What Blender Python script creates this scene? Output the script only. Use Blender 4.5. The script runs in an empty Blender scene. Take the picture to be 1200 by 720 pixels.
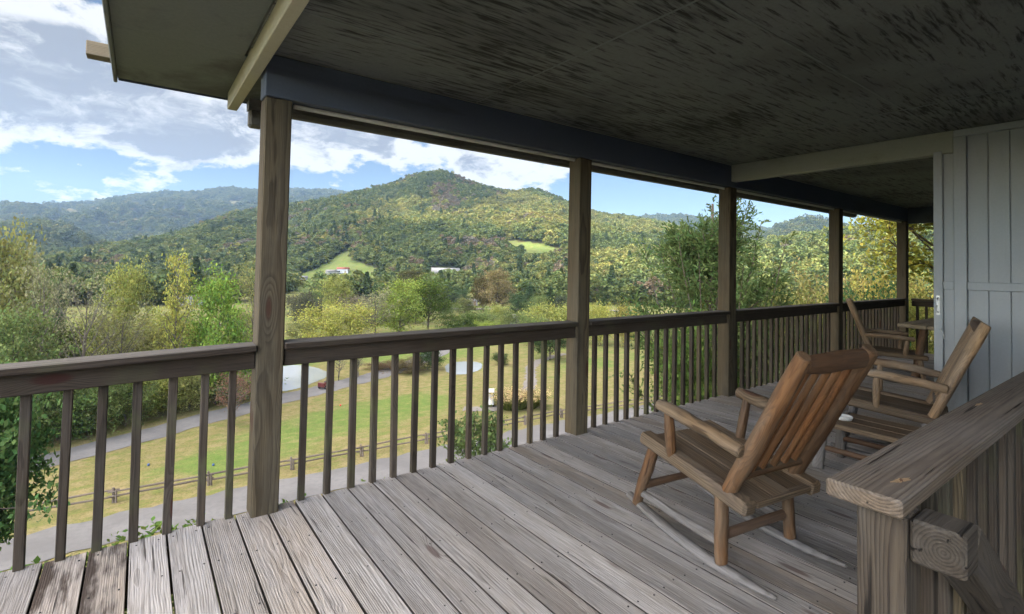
import bpy, math, random
import numpy as np
from mathutils import Vector, Matrix

scene = bpy.context.scene
col = scene.collection
R = math.radians
# ------------------------------------------------------------------ camera
F, YAW, PIT, ROL, PY, EYE = 590.56, 0.935, 0.0269, 0.0181, 295.5, 1.4
fw = np.array([math.cos(YAW)*math.cos(PIT), math.sin(YAW)*math.cos(PIT), math.sin(PIT)])
r0_ = np.array([math.sin(YAW), -math.cos(YAW), 0.0]); u0_ = np.cross(r0_, fw)
RT = math.cos(ROL)*r0_ + math.sin(ROL)*u0_
UP = -math.sin(ROL)*r0_ + math.cos(ROL)*u0_
cam = bpy.data.cameras.new('camera'); camo = bpy.data.objects.new('camera', cam); col.objects.link(camo)
cam.sensor_width = 36.0; cam.lens = 36.0*F/1200; cam.shift_y = -(360-PY)/1200
cam.clip_start = 0.05; cam.clip_end = 20000
M = Matrix.Identity(4)
for i in range(3):
    M[i][0], M[i][1], M[i][2] = RT[i], UP[i], -fw[i]
M[2][3] = EYE
camo.matrix_world = M
scene.camera = camo

def ray(u, v): return fw + RT*(u-600)/F + UP*(PY-v)/F
def at_z(u, v, h):
    d = ray(u, v); t = (h-EYE)/d[2]; return np.array([0, 0, EYE]) + t*d
def at_r(u, v, r):
    d = ray(u, v); t = r/math.hypot(d[0], d[1]); return np.array([0, 0, EYE]) + t*d
def project(P):
    d = np.asarray(P, float) - np.array([0, 0, EYE]); z = d@fw
    return 600+F*(d@RT)/z, PY-F*(d@UP)/z, z

# ------------------------------------------------------------------ light
SUN_AZ, SUN_EL = 196.0, 41.0
sv = np.array([math.cos(R(SUN_AZ))*math.cos(R(SUN_EL)), math.sin(R(SUN_AZ))*math.cos(R(SUN_EL)), math.sin(R(SUN_EL))])
sl = bpy.data.lights.new('sun', 'SUN'); sl.energy = 5.0; sl.angle = R(0.6); sl.color = (1, .93, .82)
so = bpy.data.objects.new('sun', sl); col.objects.link(so)
so.rotation_euler = Vector(sv).to_track_quat('Z', 'Y').to_euler()
scene.view_settings.view_transform = 'Standard'; scene.view_settings.look = 'None'
scene.view_settings.gamma = 1; scene.view_settings.use_curve_mapping = False
scene.view_settings.exposure = 0.78
try:
    scene.cycles.use_denoising = True; scene.cycles.denoiser = 'OPENIMAGEDENOISE'
except Exception: pass
scene.cycles.max_bounces = 8; scene.cycles.diffuse_bounces = 5; scene.cycles.transparent_max_bounces = 8
scene.cycles.volume_bounces = 1

# ------------------------------------------------------------------ node helper
class NT:
    def __init__(s, tree): s.t = tree; s.n = tree.nodes; s.l = tree.links
    def add(s, typ, ins=None, **props):
        nd = s.n.new(typ)
        for k, v in props.items(): setattr(nd, k, v)
        for k, v in (ins or {}).items():
            sk = nd.inputs[k]
            if isinstance(v, bpy.types.NodeSocket): s.l.new(v, sk)
            else: sk.default_value = v
        return nd
    def m(s, op, a, b=None, c=None, clamp=False):
        ins = {0: a}
        if b is not None: ins[1] = b
        if c is not None: ins[2] = c
        return s.add('ShaderNodeMath', ins, operation=op, use_clamp=clamp).outputs[0]
    def ss(s, x, lo, hi, a=0., b=1.):
        return s.add('ShaderNodeMapRange', {'Value': x, 'From Min': lo, 'From Max': hi, 'To Min': a, 'To Max': b}, interpolation_type='SMOOTHSTEP').outputs[0]
    def mix(s, f, a, b, mode='MIX'):
        nd = s.add('ShaderNodeMix', data_type='RGBA', blend_type=mode)
        for idx, v in ((0, f), (6, a), (7, b)):
            sk = nd.inputs[idx]
            if isinstance(v, bpy.types.NodeSocket): s.l.new(v, sk)
            else: sk.default_value = (v if idx == 0 else (tuple(v)+(1,))[:4])
        return nd.outputs[2]
    def noise(s, vec, scale, detail=3., rough=.55, dist=0.):
        return s.add('ShaderNodeTexNoise', {'Vector': vec, 'Scale': scale, 'Detail': detail, 'Roughness': rough, 'Distortion': dist}).outputs[0]
    def xyz(s, x, y, z): return s.add('ShaderNodeCombineXYZ', {0: x, 1: y, 2: z}).outputs[0]
    def sep(s, v): return s.add('ShaderNodeSeparateXYZ', {0: v}).outputs
    def attr(s, name, typ='GEOMETRY'):
        nd = s.n.new('ShaderNodeAttribute'); nd.attribute_name = name; nd.attribute_type = typ; return nd.outputs
def new_mat(name):
    m = bpy.data.materials.new(name); m.use_nodes = True; m.node_tree.nodes.clear(); return m, NT(m.node_tree)
def finish(t, color, rough=.8, bump=None, bstr=.3, bdist=.01, spec=.3, transl=0., metal=0.):
    ins = {'Base Color': color if isinstance(color, bpy.types.NodeSocket) else tuple(color)+(1,), 'Roughness': rough, 'Specular IOR Level': spec, 'Metallic': metal}
    p = t.add('ShaderNodeBsdfPrincipled', ins)
    if bump is not None:
        b = t.add('ShaderNodeBump', {'Height': bump, 'Strength': bstr, 'Distance': bdist})
        t.l.new(b.outputs[0], p.inputs['Normal'])
    sh = p.outputs[0]
    if transl:
        tr = t.add('ShaderNodeBsdfTranslucent'); 
        if isinstance(color, bpy.types.NodeSocket): t.l.new(color, tr.inputs[0])
        else: tr.inputs[0].default_value = tuple(color)+(1,)
        sh = t.add('ShaderNodeMixShader', {0: transl, 1: sh, 2: tr.outputs[0]}).outputs[0]
    o = t.add('ShaderNodeOutputMaterial'); t.l.new(sh, o.inputs[0])

# ------------------------------------------------------------------ world: sky with broken cumulus
w = bpy.data.worlds.new('World'); scene.world = w; w.use_nodes = True
w.node_tree.nodes.clear(); t = NT(w.node_tree)
WS = 0.069
sky = t.add('ShaderNodeTexSky', sky_type='NISHITA', sun_disc=False, sun_elevation=R(SUN_EL), sun_rotation=R(90-SUN_AZ), altitude=800, air_density=1.0, dust_density=.6, ozone_density=3.2)
D = t.add('ShaderNodeTexCoord').outputs['Generated']
dx, dy, dz = t.sep(D)
zz = t.m('ADD', t.m('MULTIPLY', t.m('MAXIMUM', dz, 0.0), .75), .33)
px = t.m('DIVIDE', dx, zz); py_ = t.m('DIVIDE', dy, zz)
cv = t.xyz(px, py_, 3.7)
warp = t.noise(cv, 3.8, 4, .55)
n1 = t.noise(t.xyz(t.m('ADD', px, t.m('MULTIPLY', warp, .3)), py_, 1.3), 2.5, 10, .58)
n2 = t.noise(t.xyz(px, py_, 8.1), 9.5, 7, .6)
az = t.m('ARCTAN2', dy, dx); el = t.m('ARCSINE', dz)
# more cloud high up and to the left (north-west), clear band above the horizon and to the right
b1 = t.ss(el, R(5.5), R(11.5), -.13, .075)
b2 = t.ss(az, R(33), R(52), -.085, .02)
b3 = t.ss(az, R(78), R(90), .0, .06)
b4 = t.m('MULTIPLY', t.ss(az, R(5), R(22), .13, 0), t.ss(el, R(6), R(12), 1, 0))
dens = t.m('ADD', t.m('ADD', t.m('ADD', n1, b1), t.m('ADD', b2, b3)), t.m('ADD', b4, t.m('MULTIPLY', t.m('SUBTRACT', n2, .5), .26)))
cov = t.ss(dens, .495, .565)
thick = t.ss(dens, .57, .74)
lump = t.noise(t.xyz(t.m('ADD', px, t.m('MULTIPLY', warp, .4)), py_, 5.), 4.4, 9, .6)
gray = t.ss(t.m('ADD', thick, t.m('MULTIPLY', t.m('SUBTRACT', lump, .5), 3.2)), .1, 1.1)
CW = 0.56/WS
ccol = t.mix(gray, (CW, CW, CW*1.01), (CW*.40, CW*.43, CW*.50))
skyc = t.mix(1.0, sky.outputs[0], (1.0, 1.0, 1.0), 'MULTIPLY')
final = t.mix(cov, skyc, ccol)
# out-of-view sky round the sun, brightened to light the deck and valley
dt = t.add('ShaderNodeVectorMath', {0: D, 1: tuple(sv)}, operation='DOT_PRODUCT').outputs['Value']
sky_fill = t.ss(dt, .30, 1.0, 0.0, 1.0)
final = t.mix(1.0, final, t.xyz(*[t.m('ADD', 1., t.m('MULTIPLY', sky_fill, q)) for q in (17.0, 14.6, 11.9)]), 'MULTIPLY')
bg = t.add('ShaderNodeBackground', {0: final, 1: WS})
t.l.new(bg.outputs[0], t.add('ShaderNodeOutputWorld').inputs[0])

# ------------------------------------------------------------------ object helpers
def tag(o, label=None, cat=None, group=None, kind=None):
    if label: o['label'] = label
    if cat: o['category'] = cat
    if group: o['group'] = group
    if kind: o['kind'] = kind
    return o
def empty(name, loc=(0, 0, 0), rz=0., label=None, cat=None, group=None):
    o = bpy.data.objects.new(name, None); col.objects.link(o); o.location = loc; o.rotation_euler.z = rz
    o.empty_display_size = .2
    return tag(o, label, cat, group)
def link_mesh(name, me, mat, parent=None):
    o = bpy.data.objects.new(name, me); col.objects.link(o)
    if mat is not None and not me.materials: me.materials.append(mat)
    if parent is not None: o.parent = parent
    return o
def np_mesh(name, V, faces_flat, counts, smooth=None):
    me = bpy.data.meshes.new(name)
    V = np.asarray(V, np.float32); ff = np.asarray(faces_flat, np.int32); cn = np.asarray(counts, np.int32)
    me.vertices.add(len(V)); me.vertices.foreach_set('co', V.ravel())
    me.loops.add(len(ff)); me.loops.foreach_set('vertex_index', ff)
    st = np.zeros(len(cn), np.int32); st[1:] = np.cumsum(cn)[:-1]
    me.polygons.add(len(cn)); me.polygons.foreach_set('loop_start', st); me.polygons.foreach_set('loop_total', cn)
    if smooth is not None:
        me.polygons.foreach_set('use_smooth', np.broadcast_to(np.asarray(smooth, bool), (len(cn),)).copy())
    me.update(calc_edges=True); return me
def set_attr(me, name, typ, dom, data):
    a = me.attributes.new(name, typ, dom)
    a.data.foreach_set({'FLOAT': 'value', 'FLOAT_VECTOR': 'vector', 'FLOAT_COLOR': 'color', 'INT': 'value'}[typ], np.ascontiguousarray(data, np.int32 if typ == 'INT' else np.float32).ravel())

rnd = random.Random(5)
def unit(v): v = np.asarray(v, float); return v/np.linalg.norm(v)
class MB:
    """collects chamfered boxes and logs; every vertex keeps grain coordinates (x along the wood)"""
    def __init__(s): s.V = []; s.G = []; s.R = []; s.F = []; s.C = []; s.S = []; s.n = 0
    def _push(s, V, G, r, faces, smooth):
        s.V.append(np.asarray(V, float)); s.G.append(np.asarray(G, float)); s.R.append(np.full(len(V), r))
        for f in faces: s.F.extend([i+s.n for i in f]); s.C.append(len(f)); s.S.append(smooth)
        s.n += len(V)
    def box(s, c, L, W, H, ax=(1, 0, 0), up=(0, 0, 1), bev=.004, pith=None, warp=0.):
        ax = unit(ax); wy = unit(np.cross(up, ax)); uz = np.cross(ax, wy)
        h = np.array([L, W, H])/2; b = min(bev, h.min()*.45)
        key = {}; P = []
        for sx in (-1, 1):
            for sy in (-1, 1):
                for sz in (-1, 1):
                    for k in range(3):
                        p = np.array([sx, sy, sz])*h
                        for j in range(3):
                            if j != k: p[j] -= (sx, sy, sz)[j]*b
                        key[(sx, sy, sz, k)] = len(P); P.append(p)
        P = np.array(P); faces = []
        def order(ids, n):
            c0 = P[ids].mean(0); a = unit(P[ids[0]]-c0); bb = np.cross(n, a)
            return sorted(ids, key=lambda i: math.atan2((P[i]-c0)@bb, (P[i]-c0)@a))
        for k in range(3):
            for sg in (-1, 1):
                ids = [key[c] for c in key if c[3] == k and c[k] == sg]
                n = np.zeros(3); n[k] = sg; faces.append(order(ids, n))
        for k in range(3):
            i, j = [q for q in range(3) if q != k]
            for si in (-1, 1):
                for sj in (-1, 1):
                    ids = [key[c] for c in key if c[i] == si and c[j] == sj and c[3] in (i, j)]
                    n = np.zeros(3); n[i] = si; n[j] = sj; faces.append(order(ids, unit(n)))
        for sx in (-1, 1):
            for sy in (-1, 1):
                for sz in (-1, 1):
                    faces.append(order([key[(sx, sy, sz, k)] for k in range(3)], unit((sx, sy, sz))))
        if pith is None: pith = (rnd.uniform(-.7, .7)*W, -(H/2+rnd.uniform(.0, .10)))
        G = P + np.array([rnd.uniform(0, 60), pith[0], pith[1]])
        s._push(np.asarray(c)+P@np.array([ax, wy, uz]), G, rnd.random(), faces, False)
        return s
    def log(s, pts, rad, seg=12, flat=1.0, up=(0, 0, 1), bump=.05, cap=.35):
        pts = np.asarray(pts, float); n = len(pts)
        rad = np.broadcast_to(np.asarray(rad, float), (n,)) if np.ndim(rad) == 0 else np.interp(np.linspace(0, 1, n), np.linspace(0, 1, len(rad)), rad)
        V, G, faces = [], [], []; off = rnd.uniform(0, 60); ph = [rnd.uniform(0, 6.28) for _ in range(4)]
        seglen = np.r_[0, np.cumsum(np.linalg.norm(np.diff(pts, axis=0), axis=1))]
        tan = np.gradient(pts, axis=0); rings = []
        for i in range(n):
            r = rad[i]
            if i == 0: rings.append((0, -0., r*(1-cap*.55))); rings.append((0, r*cap*.5, r))
            elif i == n-1: rings.append((i, -r*cap*.5, r)); rings.append((i, 0., r*(1-cap*.55)))
            else: rings.append((i, 0., r))
        for (i, ds, r) in rings:
            a = unit(tan[i]); wy = np.cross(up, a); wy = unit(wy) if np.linalg.norm(wy) > 1e-3 else np.array([1., 0, 0]); uz = np.cross(a, wy)
            for k in range(seg):
                th = 2*math.pi*k/seg; sl_ = seglen[i]+ds
                rr = r*(1+bump*(math.sin(2*th+ph[0]+sl_*5)+.7*math.sin(3*th+ph[1]-sl_*9)+.6*math.sin(sl_*17+ph[2])))
                V.append(pts[i]+a*ds+wy*math.cos(th)*rr+uz*math.sin(th)*rr*flat)
                G.append((sl_+off, math.cos(th)*rr, math.sin(th)*rr))
        m = len(rings)
        for j in range(m-1):
            for k in range(seg):
                k2 = (k+1) % seg; faces.append((j*seg+k, j*seg+k2, (j+1)*seg+k2, (j+1)*seg+k))
        c0 = len(V); V += [pts[0], pts[-1]]; G += [(off, 0, 0), (seglen[-1]+off, 0, 0)]
        for k in range(seg):
            k2 = (k+1) % seg; faces.append((c0, k2, k)); faces.append((c0+1, (m-1)*seg+k, (m-1)*seg+k2))
        s._push(V, G, rnd.random(), faces, True); return s
    def build(s, name, mat, parent=None):
        V = np.concatenate(s.V); me = np_mesh(name, V, s.F, s.C, s.S)
        set_attr(me, 'gc', 'FLOAT_VECTOR', 'POINT', np.concatenate(s.G)); set_attr(me, 'rnd', 'FLOAT', 'POINT', np.concatenate(s.R))
        me.set_sharp_from_angle(angle=R(40)) if any(s.S) else None
        return link_mesh(name, me, mat, parent)
def arc(p0, p1, n=7, sag=(0, 0, 0), wob=.0):
    p0, p1, sag = map(lambda q: np.asarray(q, float), (p0, p1, sag)); out = []
    for i in range(n):
        f = i/(n-1); out.append(p0+(p1-p0)*f+sag*4*f*(1-f)+np.array([rnd.uniform(-wob, wob) for _ in range(3)])*(0 < i < n-1))
    return out

# ------------------------------------------------------------------ materials
def wood(name, light, dark, gray=None, gray_amt=0., freq=150., ring=.6, fib=.5, var=.35, stain=(.08, .06, .05), stain_amt=.4, knot_t=.62, rough=.85, bst=.35, warm=None, topgray=0., cracks=.5, algae=0., edge=0., fibf=190, warm_amt=.8, blo=(.56, .76)):
    m, t = new_mat(name)
    gc = t.attr('gc')['Vector']; rn = t.attr('rnd')['Fac']
    x, y, z = t.sep(gc); ro = t.m('MULTIPLY', rn, 91.7)
    lo = t.noise(t.xyz(t.m('MULTIPLY', x, 1.1), t.m('MULTIPLY', y, 5), t.m('ADD', t.m('MULTIPLY', z, 5), ro)), 1., 3)
    vor = t.add('ShaderNodeTexVoronoi', {'Vector': t.xyz(t.m('MULTIPLY', x, 1.7), t.m('MULTIPLY', y, 7.), t.m('ADD', t.m('MULTIPLY', z, 5.), ro)), 'Scale': 1., 'Randomness': 1.})
    cr = t.sep(vor.outputs['Color'])[0]
    on = t.m('GREATER_THAN', cr, knot_t)
    kd = vor.outputs['Distance']
    kf = t.m('MULTIPLY', t.ss(kd, .02, .42, 1, 0), on)
    rr = t.m('SQRT', t.m('ADD', t.m('MULTIPLY', y, y), t.m('MULTIPLY', z, z)))
    rr = t.m('ADD', rr, t.m('MULTIPLY', lo, t.m('ADD', .012, t.m('MULTIPLY', t.m('FRACT', t.m('MULTIPLY', rn, 3.7)), .05)))); rr = t.m('ADD', rr, t.m('MULTIPLY', kf, .035))
    fr = t.m('FRACT', t.m('MULTIPLY', rr, freq))
    rg = t.m('MULTIPLY', t.ss(fr, .25, .9), t.ss(fr, .93, 1., 1, 0))
    fx = t.xyz(t.m('MULTIPLY', x, 5.), t.m('MULTIPLY', y, fibf), t.m('ADD', t.m('MULTIPLY', z, fibf), ro))
    fibn = t.noise(fx, 1., 3, .65)
    cx = t.xyz(t.m('MULTIPLY', x, 2.2), t.m('MULTIPLY', y, 70), t.m('ADD', t.m('MULTIPLY', z, 70), ro))
    ck = t.ss(t.noise(cx, 1., 2, .5), .66, .74)
    blot = t.noise(t.xyz(t.m('MULTIPLY', x, 1.6), t.m('MULTIPLY', y, 9), t.m('ADD', t.m('MULTIPLY', z, 9), ro)), 1., 5, .62)
    f = t.m('ADD', t.m('MULTIPLY', rg, ring), t.m('MULTIPLY', t.ss(fibn, .3, .7), fib), clamp=True)
    c = t.mix(f, light, dark)
    if warm is not None:
        c = t.mix(t.m('MULTIPLY', t.ss(t.m('ADD', t.m('MULTIPLY', rn, .6), t.m('MULTIPLY', blot, .6)), .45, .85), warm_amt), c, t.mix(f, warm, [q*.55 for q in warm]))
    if gray is not None:
        gm = t.m('MULTIPLY', t.ss(blot, .35, .65), gray_amt)
        if topgray:
            nz = t.sep(t.add('ShaderNodeNewGeometry').outputs['Normal'])[2]
            gm = t.m('ADD', gm, t.m('MULTIPLY', t.ss(nz, .2, .9), topgray), clamp=True)
        c = t.mix(gm, c, t.mix(f, gray, [q*.6 for q in gray]))
    c = t.mix(t.m('MULTIPLY', t.ss(blot, blo[0], blo[1]), stain_amt), c, stain)
    if algae:
        c = t.mix(t.m('MULTIPLY', t.ss(t.noise(gc, 3., 4), .5, .7), algae), c, (.07, .085, .03))
    core = t.m('MULTIPLY', t.ss(kd, .09, .16, 1, 0), on)
    c = t.mix(t.m('MULTIPLY', core, .75), c, [q*.45+.02*(i == 0) for i, q in enumerate(dark)])
    c = t.mix(t.m('MULTIPLY', ck, cracks), c, [q*.3 for q in dark])
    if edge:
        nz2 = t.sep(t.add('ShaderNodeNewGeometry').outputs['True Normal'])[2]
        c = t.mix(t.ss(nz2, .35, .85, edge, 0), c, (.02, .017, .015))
    val = t.m('ADD', 1-var/2, t.m('MULTIPLY', t.m('FRACT', t.m('MULTIPLY', rn, 7.31)), var))
    hs = t.add('ShaderNodeHueSaturation', {'Value': val, 'Color': c}).outputs[0]
    hgt = t.m('SUBTRACT', t.m('ADD', t.m('MULTIPLY', fibn, .8), t.m('MULTIPLY', rg, .25)), t.m('MULTIPLY', ck, .9))
    finish(t, hs, rough, hgt, bst, .006, .25)
    return m
MAT = {}
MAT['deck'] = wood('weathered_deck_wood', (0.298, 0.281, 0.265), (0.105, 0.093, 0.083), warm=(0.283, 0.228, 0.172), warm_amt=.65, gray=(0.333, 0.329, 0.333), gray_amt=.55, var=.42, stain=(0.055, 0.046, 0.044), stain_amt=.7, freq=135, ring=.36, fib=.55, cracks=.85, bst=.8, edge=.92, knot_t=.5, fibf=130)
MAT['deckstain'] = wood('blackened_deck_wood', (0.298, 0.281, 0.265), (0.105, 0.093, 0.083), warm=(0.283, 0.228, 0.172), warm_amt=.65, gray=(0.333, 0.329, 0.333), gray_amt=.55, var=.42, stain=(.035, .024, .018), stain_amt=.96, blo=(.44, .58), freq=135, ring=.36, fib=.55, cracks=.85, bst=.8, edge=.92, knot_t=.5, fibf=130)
MAT['rail'] = wood('weathered_rail_wood', (0.041, 0.030, 0.021), (0.015, 0.010, 0.007), gray=(0.144, 0.132, 0.118), gray_amt=.1, freq=140, stain_amt=.5, stain=(0.012, 0.010, 0.008), topgray=.75, algae=.2)
MAT['post'] = wood('post_wood', (0.086, 0.067, 0.040), (0.030, 0.022, 0.013), gray=(0.081, 0.072, 0.053), gray_amt=.5, freq=130, stain_amt=.5, stain=(0.016, 0.012, 0.008), knot_t=.55)
MAT['bal'] = wood('baluster_wood', (0.047, 0.036, 0.026), (0.020, 0.014, 0.010), gray=(0.067, 0.059, 0.050), gray_amt=.5, freq=160, var=.6, stain_amt=.5, stain=(0.014, 0.011, 0.009), algae=.3)
MAT['cap'] = wood('stair_rail_wood', (0.105, 0.081, 0.059), (0.049, 0.037, 0.027), gray=(0.139, 0.122, 0.107), gray_amt=.6, freq=150, ring=.6, stain_amt=.4, topgray=.4, bst=.9, fibf=80, cracks=1.)
MAT['newel'] = wood('newel_wood', (0.047, 0.037, 0.026), (0.019, 0.014, 0.011), gray=(0.061, 0.055, 0.048), gray_amt=.6, freq=150, ring=.6, stain_amt=.4, topgray=.4, bst=.9, fibf=80, cracks=1.)
MAT['log'] = wood('varnished_log', (0.115, 0.056, 0.022), (0.041, 0.017, 0.007), gray=(0.122, 0.095, 0.067), gray_amt=.6, freq=170, ring=.35, fib=.5, rough=.62, fibf=95, cracks=.8, stain_amt=.75, stain=(0.033, 0.016, 0.007), topgray=.4, bst=.5, knot_t=.5, var=.45)
MAT['logorange'] = wood('orange_log', (.150, .062, .019), (.050, .020, .007), gray=(.12, .07, .035), gray_amt=.6, freq=170, ring=.35, fib=.5, rough=.62, fibf=95, cracks=.8, stain_amt=.75, stain=(0.033, 0.016, 0.007), topgray=.4, bst=.5, knot_t=.5, var=.45)
MAT['logtan'] = wood('tan_log', (.24, .155, .085), (.095, .06, .032), gray=(.25, .20, .15), gray_amt=.6, freq=170, ring=.35, fib=.5, rough=.62, fibf=95, cracks=.8, stain_amt=.75, stain=(0.044, 0.021, 0.009), topgray=.4, bst=.5, knot_t=.5, var=.45)
MAT['loggray'] = wood('grayed_log', (0.136, 0.129, 0.126), (0.044, 0.038, 0.032), gray=(0.184, 0.184, 0.190), gray_amt=.6, freq=150, ring=.3, rough=.8, stain_amt=.3)
MAT['logdark'] = wood('dark_brown_log', (0.104, 0.056, 0.029), (0.044, 0.022, 0.013), gray=(0.104, 0.084, 0.068), gray_amt=.4, freq=150, ring=.3, rough=.65, stain_amt=.4)  # brown wood of the top rails and stretchers
MAT['seat'] = wood('seat_planks', (0.137, 0.093, 0.053), (0.048, 0.031, 0.018), gray=(0.148, 0.124, 0.096), gray_amt=.5, freq=100, ring=.6, rough=.7, stain_amt=.6, fibf=110, cracks=.8)
MAT['block'] = wood('new_cut_wood', (0.252, 0.210, 0.144), (0.156, 0.120, 0.078), gray=(0.216, 0.198, 0.168), gray_amt=.4, freq=130)
MAT['bark'] = wood('bark', (.13, .105, .085), (.06, .048, .038), freq=30, ring=.3, fib=.7, stain_amt=.3)
MAT['barkpale'] = wood('pale_bark', (.16, .14, .115), (.08, .068, .055), freq=30, ring=.3, fib=.6, stain_amt=.3)
MAT['fence'] = wood('old_fence_wood', (.18, .14, .11), (.085, .065, .05), gray=(.2, .18, .16), gray_amt=.5)

def paint(name, c, c2, sc=(1., 1., 1.), lo=.45, hi=.7, amt=.6, rough=.7, fine=.06, second=None):
    m, t = new_mat(name)
    P = t.add('ShaderNodeTexCoord').outputs['Object']; x, y, z = t.sep(P)
    v = t.xyz(t.m('MULTIPLY', x, sc[0]), t.m('MULTIPLY', y, sc[1]), t.m('MULTIPLY', z, sc[2]))
    a = t.noise(v, 1., 6, .62, .4); b = t.noise(P, .9, 3)
    k = t.m('MULTIPLY', t.ss(t.m('ADD', a, t.m('MULTIPLY', t.m('SUBTRACT', b, .5), .5)), lo, hi), amt)
    cc = t.mix(k, c, c2)
    g = t.noise(P, 60., 3)
    cc = t.mix(1., cc, t.mix(g, (1-fine*2,)*3, (1+fine,)*3), 'MULTIPLY')
    if second is not None:
        cc = t.mix(t.ss(t.noise(P, 1.3, 4), .45, .7), cc, t.mix(k, second, c2))
    finish(t, cc, rough, t.m('ADD', a, t.m('MULTIPLY', g, .3)), .12, .01)
    return m
MAT['ceil'] = paint('mildewed_painted_plywood', (.135, .146, .143), (.014, .014, .015), (5., 48., 6.), .475, .67, .93, .85, .12, second=(.085, .091, .091))
MAT['soffit'] = paint('soffit_paint', (.145, .16, .16), (.06, .062, .06), (2., 2., 2.), .5, .75, .8, .85, .1)
MAT['beam'] = paint('slate_blue_paint', (.060, .073, .104), (.035, .038, .046), (1., 9., 9.), .5, .8, .6)
MAT['wall'] = paint('grey_blue_wall_paint', (0.251, 0.273, 0.296), (0.188, 0.202, 0.211), (9., 9., 1.2), .52, .85, .7, .6, .04)
MAT['trim'] = paint('tan_grey_trim', (.24, .25, .225), (.16, .155, .13), (2., 2., 8.), .5, .8, .7)
MAT['track'] = paint('pale_screen_track', (.5, .5, .46), (.22, .21, .2))
MAT['gutter'] = paint('gutter_brown', (.12, .115, .11), (.06, .055, .05), (3, 3, 3))
MAT['rafter'] = paint('pale_rafter_paint', (.38, .36, .28), (.30, .27, .19), (3., 1.5, 6.), .5, .8, .7)
def plain(name, c, rough=.6, metal=0., spec=.4, var=.12, sc=4.):
    m, t = new_mat(name); P = t.add('ShaderNodeTexCoord').outputs['Object']
    n = t.noise(P, sc, 4)
    finish(t, t.mix(n, [q*(1-var) for q in c], [q*(1+var) for q in c]), rough, spec=spec, metal=metal); return m
MAT['steel'] = plain('galvanised_steel', (.45, .46, .47), .4, .6)
MAT['ceramic'] = plain('white_glass', (.5, .52, .52), .15)
MAT['white'] = plain('white_paint', (0.255, 0.255, 0.247), .6)
MAT['whiteroof'] = plain('white_metal_roof', (0.288, 0.288, 0.284), .5)
MAT['redroof'] = plain('faded_red_roof', (.26, .09, .06), .7)
MAT['greyroof'] = plain('grey_shingle_roof', (.2, .19, .185), .8)
MAT['brownroof'] = plain('brown_roof', (.21, .14, .10), .8)
MAT['greywall'] = plain('grey_siding', (.4, .41, .42), .7)
MAT['glass'] = plain('dark_window_glass', (.04, .05, .06), .1)
MAT['rubber'] = plain('black_rubber', (.02, .02, .02), .8)
MAT['cartred'] = plain('dark_red_cart_paint', (.10, .022, .02), .35)
MAT['cartwhite'] = plain('white_cart_plastic', (.5, .5, .48), .4)
MAT['cartdark'] = plain('black_cart_vinyl', (.03, .03, .035), .5)
MAT['teeblue'] = plain('blue_tee_paint', (.04, .09, .22), .4)
MAT['teered'] = plain('red_tee_paint', (.5, .04, .03), .4)
MAT['shirt'] = plain('light_shirt', (.5, .5, .52), .8)

def leafmat(name, objcol=True, inst=False, c=None, transl=.45, var=.4):
    m, t = new_mat(name)
    lr = t.attr('lr')['Fac']
    if inst: base = t.attr('col', 'INSTANCER')['Color']
    elif c is not None: base = t.add('ShaderNodeRGB').outputs[0]; base.default_value = tuple(c)+(1,)
    else: base = t.add('ShaderNodeObjectInfo').outputs['Color']
    hs = t.add('ShaderNodeHueSaturation', {'Hue': t.m('ADD', .5-.035, t.m('MULTIPLY', t.m('FRACT', t.m('MULTIPLY', lr, 5.7)), .06)), 'Saturation': 1., 'Value': t.m('ADD', 1-var, t.m('MULTIPLY', lr, 2*var)), 'Color': base}).outputs[0]
    finish(t, hs, .75, spec=.12, transl=transl)
    return m
MAT['leaf'] = leafmat('leaves')
MAT['forestleaf'] = leafmat('forest_leaves', inst=True, transl=.25, var=.2)

def road_mat(name, c):
    m, t = new_mat(name); P = t.add('ShaderNodeTexCoord').outputs['Object']
    a = t.noise(P, .25, 5); b = t.noise(P, 3., 5)
    cc = t.mix(t.ss(a, .35, .65), [q*.85 for q in c], [q*1.12 for q in c])
    cc = t.mix(t.m('MULTIPLY', t.ss(b, .4, .7), .4), cc, [q*.75 for q in c])
    finish(t, cc, .9, b, .2, .02); return m
MAT['road'] = road_mat('worn_asphalt', (.150, .146, .143))
MAT['path'] = road_mat('cart_path_concrete', (.19, .175, .16))

# ------------------------------------------------------------------ terrain
G0 = -16.3
rng = np.random.default_rng(11)
def vnoise(x, y, seed=0):
    xi = np.floor(x).astype(np.int64); yi = np.floor(y).astype(np.int64); fx = x-xi; fy = y-yi
    fx = fx*fx*(3-2*fx); fy = fy*fy*(3-2*fy)
    def h(i, j):
        n = (i*374761393+j*668265263+seed*1442695041) & 0xffffffff
        n = ((n ^ (n >> 13))*1274126177) & 0xffffffff
        return ((n ^ (n >> 16)) & 0xffff)/65535.
    return (h(xi, yi)*(1-fx)+h(xi+1, yi)*fx)*(1-fy)+(h(xi, yi+1)*(1-fx)+h(xi+1, yi+1)*fx)*fy
def fbm(x, y, o=4, seed=0):
    s = 0.; a = .5
    for i in range(o): s = s+a*vnoise(x*2**i, y*2**i, seed+i); a *= .5
    return s
def sstep(x, a, b):
    q = np.clip((x-a)/(b-a), 0, 1); return q*q*(3-2*q)
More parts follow.
